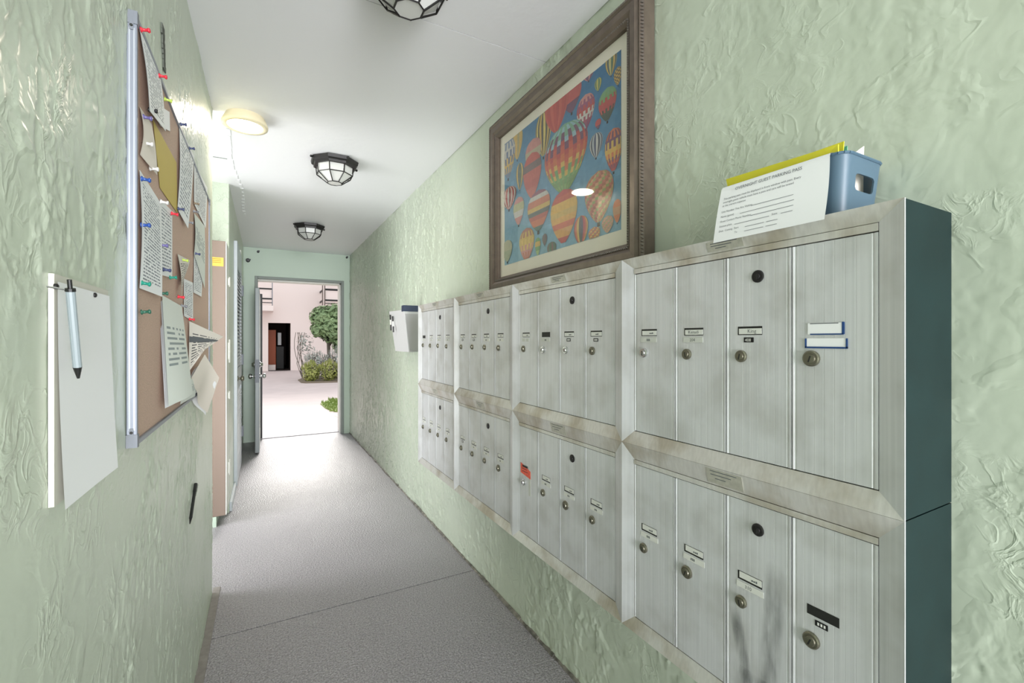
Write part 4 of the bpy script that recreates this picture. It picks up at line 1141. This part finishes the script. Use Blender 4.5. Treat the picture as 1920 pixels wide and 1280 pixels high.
def pen_seg(name, a, c, r0, r1, m):
    q = MB(); A = p1 + d_ * a; L_ = d_.length * (c - a); q.lathe([(0, r0), (L_, r1)], A, d_, 12); return obj(name, q, m, pen, smooth=False)
pen_seg('click_button', 0, .09, .0024, .0024, M['black']); pen_seg('collar', .085, .115, .0052, .0052, M['black'])
pen_seg('barrel', .115, .88, .0046, .0046, M['pen_grey']); pen_seg('tip', .88, 1.0, .0046, .0014, M['black'])
q = MB(); A = p1 + d_ * .1; q.bar(A + Vector((-.004, -.004, 0)), A + Vector((-.017, -.012, .002)), .0012, n=6); obj('hook', q, M['chrome'], pen)
p1, p2 = U(367, 907, X=XL + .008), U(356, 982, X=XL + .008); d_ = p2 - p1
pen = thing('black_pen', tuple(p2), 'black pen stuck at a slant to the left wall below the board', 'pen')
pen_seg('barrel', .16, .86, .005, .005, M['black']); pen_seg('tip', .86, 1.0, .0045, .0012, M['iron']); pen_seg('cap', 0, .2, .0058, .0058, M['black'])
q = MB(); q.bar(p1 + d_ * .02 + Vector((.008, 0, 0)), p1 + d_ * .32 + Vector((.007, 0, 0)), .0014, n=6); obj('clip', q, M['chrome'], pen)
q = MB(); a_, c_ = U(304, 50, X=XL), U(307, 132, X=XL)
for k in range(9):
    f = k / 9; p = a_.lerp(c_, f); w = .010 + .008 * random.random()
    q.box((XL - .0005, p.y - w, p.z - .012), (XL + .0030, p.y + w, p.z + .002))
sc_ = struct('trim_7', q, mat('plaster_scar', (92, 96, 88), .8))
q = MB()

# ------------------------------------------------------------------ courtyard outside
GZ = -.03
b = MB(); b.box((-30, -14, GZ - .3), (30, 40, GZ - .14)); struct('ground', b, M['pave'])
b = MB(); b.box((-12, YX, GZ - .14), (14, 22, GZ)); struct('courtyard_paving', b, M['pave'])
# far building
BY = 21.7
fb = thing('apartment_building', (.6, BY, GZ), 'pale pink stucco building with dark doorway and two balconies across the courtyard', 'building')
b = MB(); b.box((-12, BY, GZ), (.135, BY + .3, 9)); b.box((.985, BY, GZ), (14, BY + .3, 9)); b.box((.135, BY, 2.0), (.985, BY + .3, 9)); obj('wall', b, M['pinkwall'], fb)
b = MB(); b.box((.10, BY + .3, GZ), (.135, BY + 5, 2.3)); b.box((.985, BY + .3, GZ), (1.1, BY + 5, 2.3)); b.box((.1, BY + 5, GZ), (1.1, BY + 5.1, 2.3)); b.box((.1, BY + .3, 2.3), (1.1, BY + 5.1, 2.4)); b.box((.1, BY, GZ - .14), (1.1, BY + 5, GZ)); obj('hall', b, M['hall_dark'], fb)
b = MB(); b.box((.14, BY + .9, .0), (.44, BY + .95, 1.72)); hd = obj('hall_door', b, M['rust'], fb, bevel=.01)
b = MB(); b.box((.52, BY + 1.2, 1.05), (.66, BY + 1.22, 1.6)); obj('hall_notice', b, M['clear'], fb)
b = MB(); b.box((.44, BY + 1.1, GZ), (.78, BY + 1.5, 1.0)); obj('hall_bin', b, M['rail_black'], fb, bevel=.03)
b = MB(); b.box((.15, BY + .5, GZ), (.42, BY + .8, .2)); obj('hall_step', b, M['pinkwall'], fb)
# balconies
xr0 = U(604, 560, Y=BY - 1.0).x
post_m = mat('brown_post', (96, 84, 76), .6)
b = MB(); b.box((-4, BY - 1.0, 2.44), (.32, BY, 2.66)); bl = obj('balcony', b, M['pinkwall'], fb, bevel=.02)
for z, h_ in ((2.76, .03), (2.90, .06), (3.30, .06)):
    b = MB(); b.box((-4, BY - .98, z), (.28, BY - .94, z + h_)); obj('rail', b, M['rail_black'], bl)
b = MB(); b.box((-4, BY - .95, 2.97), (.26, BY - .93, 3.27)); obj('infill_panel', b, M['pinkwall'], bl)
b = MB(); b.box((.26, BY - .99, 2.66), (.29, BY - .93, 4.0)); obj('post', b, M['plastic_grey'], bl)
b = MB(); b.box((xr0, BY - 1.0, 2.56), (8, BY, 2.74)); br = obj('balcony', b, M['pinkwall'], fb, bevel=.02)
for z, h_ in ((2.82, .03), (2.93, .07), (3.38, .08)):
    b = MB(); b.box((xr0 + .1, BY - .98, z), (8, BY - .94, z + h_)); obj('rail', b, M['rail_black'], br)
for z in (2.90, 3.34):
    b = MB(); b.box((xr0, BY - .96, z), (xr0 + .04, BY, z + .07)); obj('rail', b, M['rail_black'], br)
b = MB(); b.box((xr0 + .1, BY - .95, 3.0), (8, BY - .93, 3.36)); obj('infill_panel', b, M['pinkwall'], br)
for x in (xr0, xr0 + .09):
    b = MB(); b.box((x, BY - 1.0, 2.74), (x + .035, BY - .95, 4.1)); obj('post', b, post_m, br)

# plants
def leaves(q, c, r, n, size, flat=1.0, m=0, bottom=-1.0):
    for _ in range(n):
        while True:
            d = Vector((random.gauss(0, 1), random.gauss(0, 1), random.gauss(0, 1)))
            if d.length > .1: break
        d.normalize(); k = random.uniform(.55, 1.02)
        p = Vector((c[0] + d.x * r[0] * k, c[1] + d.y * r[1] * k, c[2] + d.z * r[2] * k))
        if d.z < bottom: continue
        a = Vector((random.gauss(0, 1), random.gauss(0, 1), random.gauss(0, .6))).normalized(); e = (d + Vector((0, 0, .4))).cross(a)
        if e.length < .05: continue
        e.normalize(); a = e.cross(d).normalized()
        s = size * random.uniform(.6, 1.2)
        q.quad([p - a * s, p + e * s * .45, p + a * s, p - e * s * .45 + d * s * .1], m)
tr = thing('small_tree', (2.15, 17.0, GZ), 'dark green leafy small tree behind the shrubs in the courtyard', 'tree')
q = MB(); q.bar((2.0, 17.0, GZ), (1.95, 17.0, 1.4), .06, n=8); q.bar((1.95, 17, 1.0), (2.4, 17.1, 1.8), .035, n=6); q.bar((1.95, 17, 1.1), (1.65, 16.9, 1.8), .03, n=6); obj('trunk', q, M['bark'], tr)
q = MB()
for (c, r, n_) in (((1.75, 16.9, 2.05), (.42, .45, .42), 900), ((2.3, 17, 2.15), (.6, .55, .45), 1100), ((2.2, 16.8, 1.55), (.6, .5, .42), 1000), ((2.75, 17.1, 1.8), (.6, .6, .6), 900), ((1.62, 16.8, 1.62), (.28, .3, .28), 350), ((2.0, 16.7, 1.75), (.5, .4, .4), 700), ((2.5, 16.6, 1.15), (.5, .4, .4), 700)):
    leaves(q, c, r, n_, .10)
fo = obj('foliage', q, M['leaf'], tr); fo['kind'] = 'stuff'
def shrub(x, y, w, h, m, label, n=700, size=.05, stems=10, grp='courtyard shrubs'):
    t_ = thing('shrub', (x, y, GZ), label, 'shrub', grp)
    q = MB()
    for _ in range(stems): q.bar((x + random.uniform(-.08, .08), y + random.uniform(-.08, .08), GZ), (x + random.uniform(-w, w) * .8, y + random.uniform(-.3, .3), h * random.uniform(.7, 1.0)), .008, n=4)
    obj('stems', q, M['bark'], t_)
    q = MB(); leaves(q, (x, y, h * .45), (w, w * .8, h * .55), n, size)
    for _ in range(n // 4):
        a = random.uniform(-1, 1); p = Vector((x + a * w, y + random.uniform(-.4, .4) * w, h * random.uniform(.7, 1.1) * (1 - .3 * abs(a)))); q.bar(p, p + Vector((random.uniform(-.04, .04), 0, .12)), .006, n=3)
    f_ = obj('foliage', q, m, t_); f_['kind'] = 'stuff'
shrub(1.28, 15.5, .27, .52, M['leaf_yellow'], 'low yellow-green shrub at the left end of the courtyard bed')
shrub(1.80, 15.4, .27, .55, M['leaf_yellow'], 'low yellow-green shrub in the middle of the courtyard bed')
shrub(2.32, 15.4, .27, .55, M['leaf_yellow'], 'low yellow-green shrub at the right of the courtyard bed')
shrub(1.45, 16.15, .34, .88, M['leaf_silver'], 'silvery taller shrub behind the left yellow-green shrub', 600)
shrub(2.12, 16.15, .36, .92, M['leaf_silver'], 'silvery taller shrub under the small tree', 600)
t_ = thing('spindly_plant', (1.12, 16.75, GZ), 'thin spindly plant rising above the silvery shrub', 'plant')
q = MB()
for k in range(7):
    p = Vector((1.12, 16.75, GZ))
    for s in range(6):
        n_ = p + Vector((random.uniform(-.09, .07), random.uniform(-.05, .05), .26)); q.bar(p, n_, .009, n=4); p = n_
obj('stems', q, M['bark'], t_)
q = MB(); leaves(q, (1.2, 16.75, 1.15), (.28, .2, .45), 130, .05); obj('foliage', q, M['leaf_silver'], t_)['kind'] = 'stuff'
# planting bed edge and lawn patch
b = MB()
def patch(pts, z0, z1): 
    k = len(b.v); n = len(pts); b.v.extend([(x, y, z0) for x, y in pts] + [(x, y, z1) for x, y in pts]); b.f.append(tuple(k + n + i for i in range(n))); b.m.append(0)
    for i in range(n): j = (i + 1) % n; b.f.append((k + i, k + j, k + n + j, k + n + i)); b.m.append(0)
patch([(.98, 15.2), (1.1, 15.0), (4, 14.6), (4, 17.5), (1.3, 17.5), (.95, 16.2)], GZ, GZ + .03); tag(obj('planting_bed', b, mat('dark_soil', (120, 108, 92), .9), None), None, None, kind='structure')
b = MB(); patch([(1.0, 10.0), (1.02, 9.3), (1.12, 8.8), (1.6, 8.5), (3.5, 8.3), (3.5, 11.2), (1.7, 10.9), (1.2, 10.5)], GZ, GZ + .02)
q = b
for _ in range(2600):
    x, y = random.uniform(1.02, 2.4), random.uniform(8.7, 10.6)
    if y > 10.1 and x < 1.2: continue
    h_ = random.uniform(.03, .07); dx = random.uniform(-.02, .02); q.quad([(x - .006, y, GZ + .02), (x + .006, y, GZ + .02), (x + dx, y, GZ + .02 + h_)])
tag(obj('lawn', q, M['grass'], base=(2, 9.6, GZ)), 'bright green lawn patch beside the courtyard path', 'grass', kind='stuff')
b = MB(); patch([(1.06, 8.35), (1.15, 7.6), (3.5, 7.4), (3.5, 8.1), (1.6, 8.25)], GZ, GZ + .008)
for _ in range(160):
    x, y = random.uniform(1.1, 2.0), random.uniform(7.7, 8.25); r = random.uniform(.012, .025); b.lathe([(-r * .6, r * .5), (0, r), (r * .6, r * .5)], (x, y, GZ + .012), (0, 0, 1), 5)
tag(obj('gravel', b, mat('white_gravel', (216, 210, 202), .8), base=(2, 8, GZ)), 'white gravel strip along the lawn edge', 'gravel', kind='stuff')
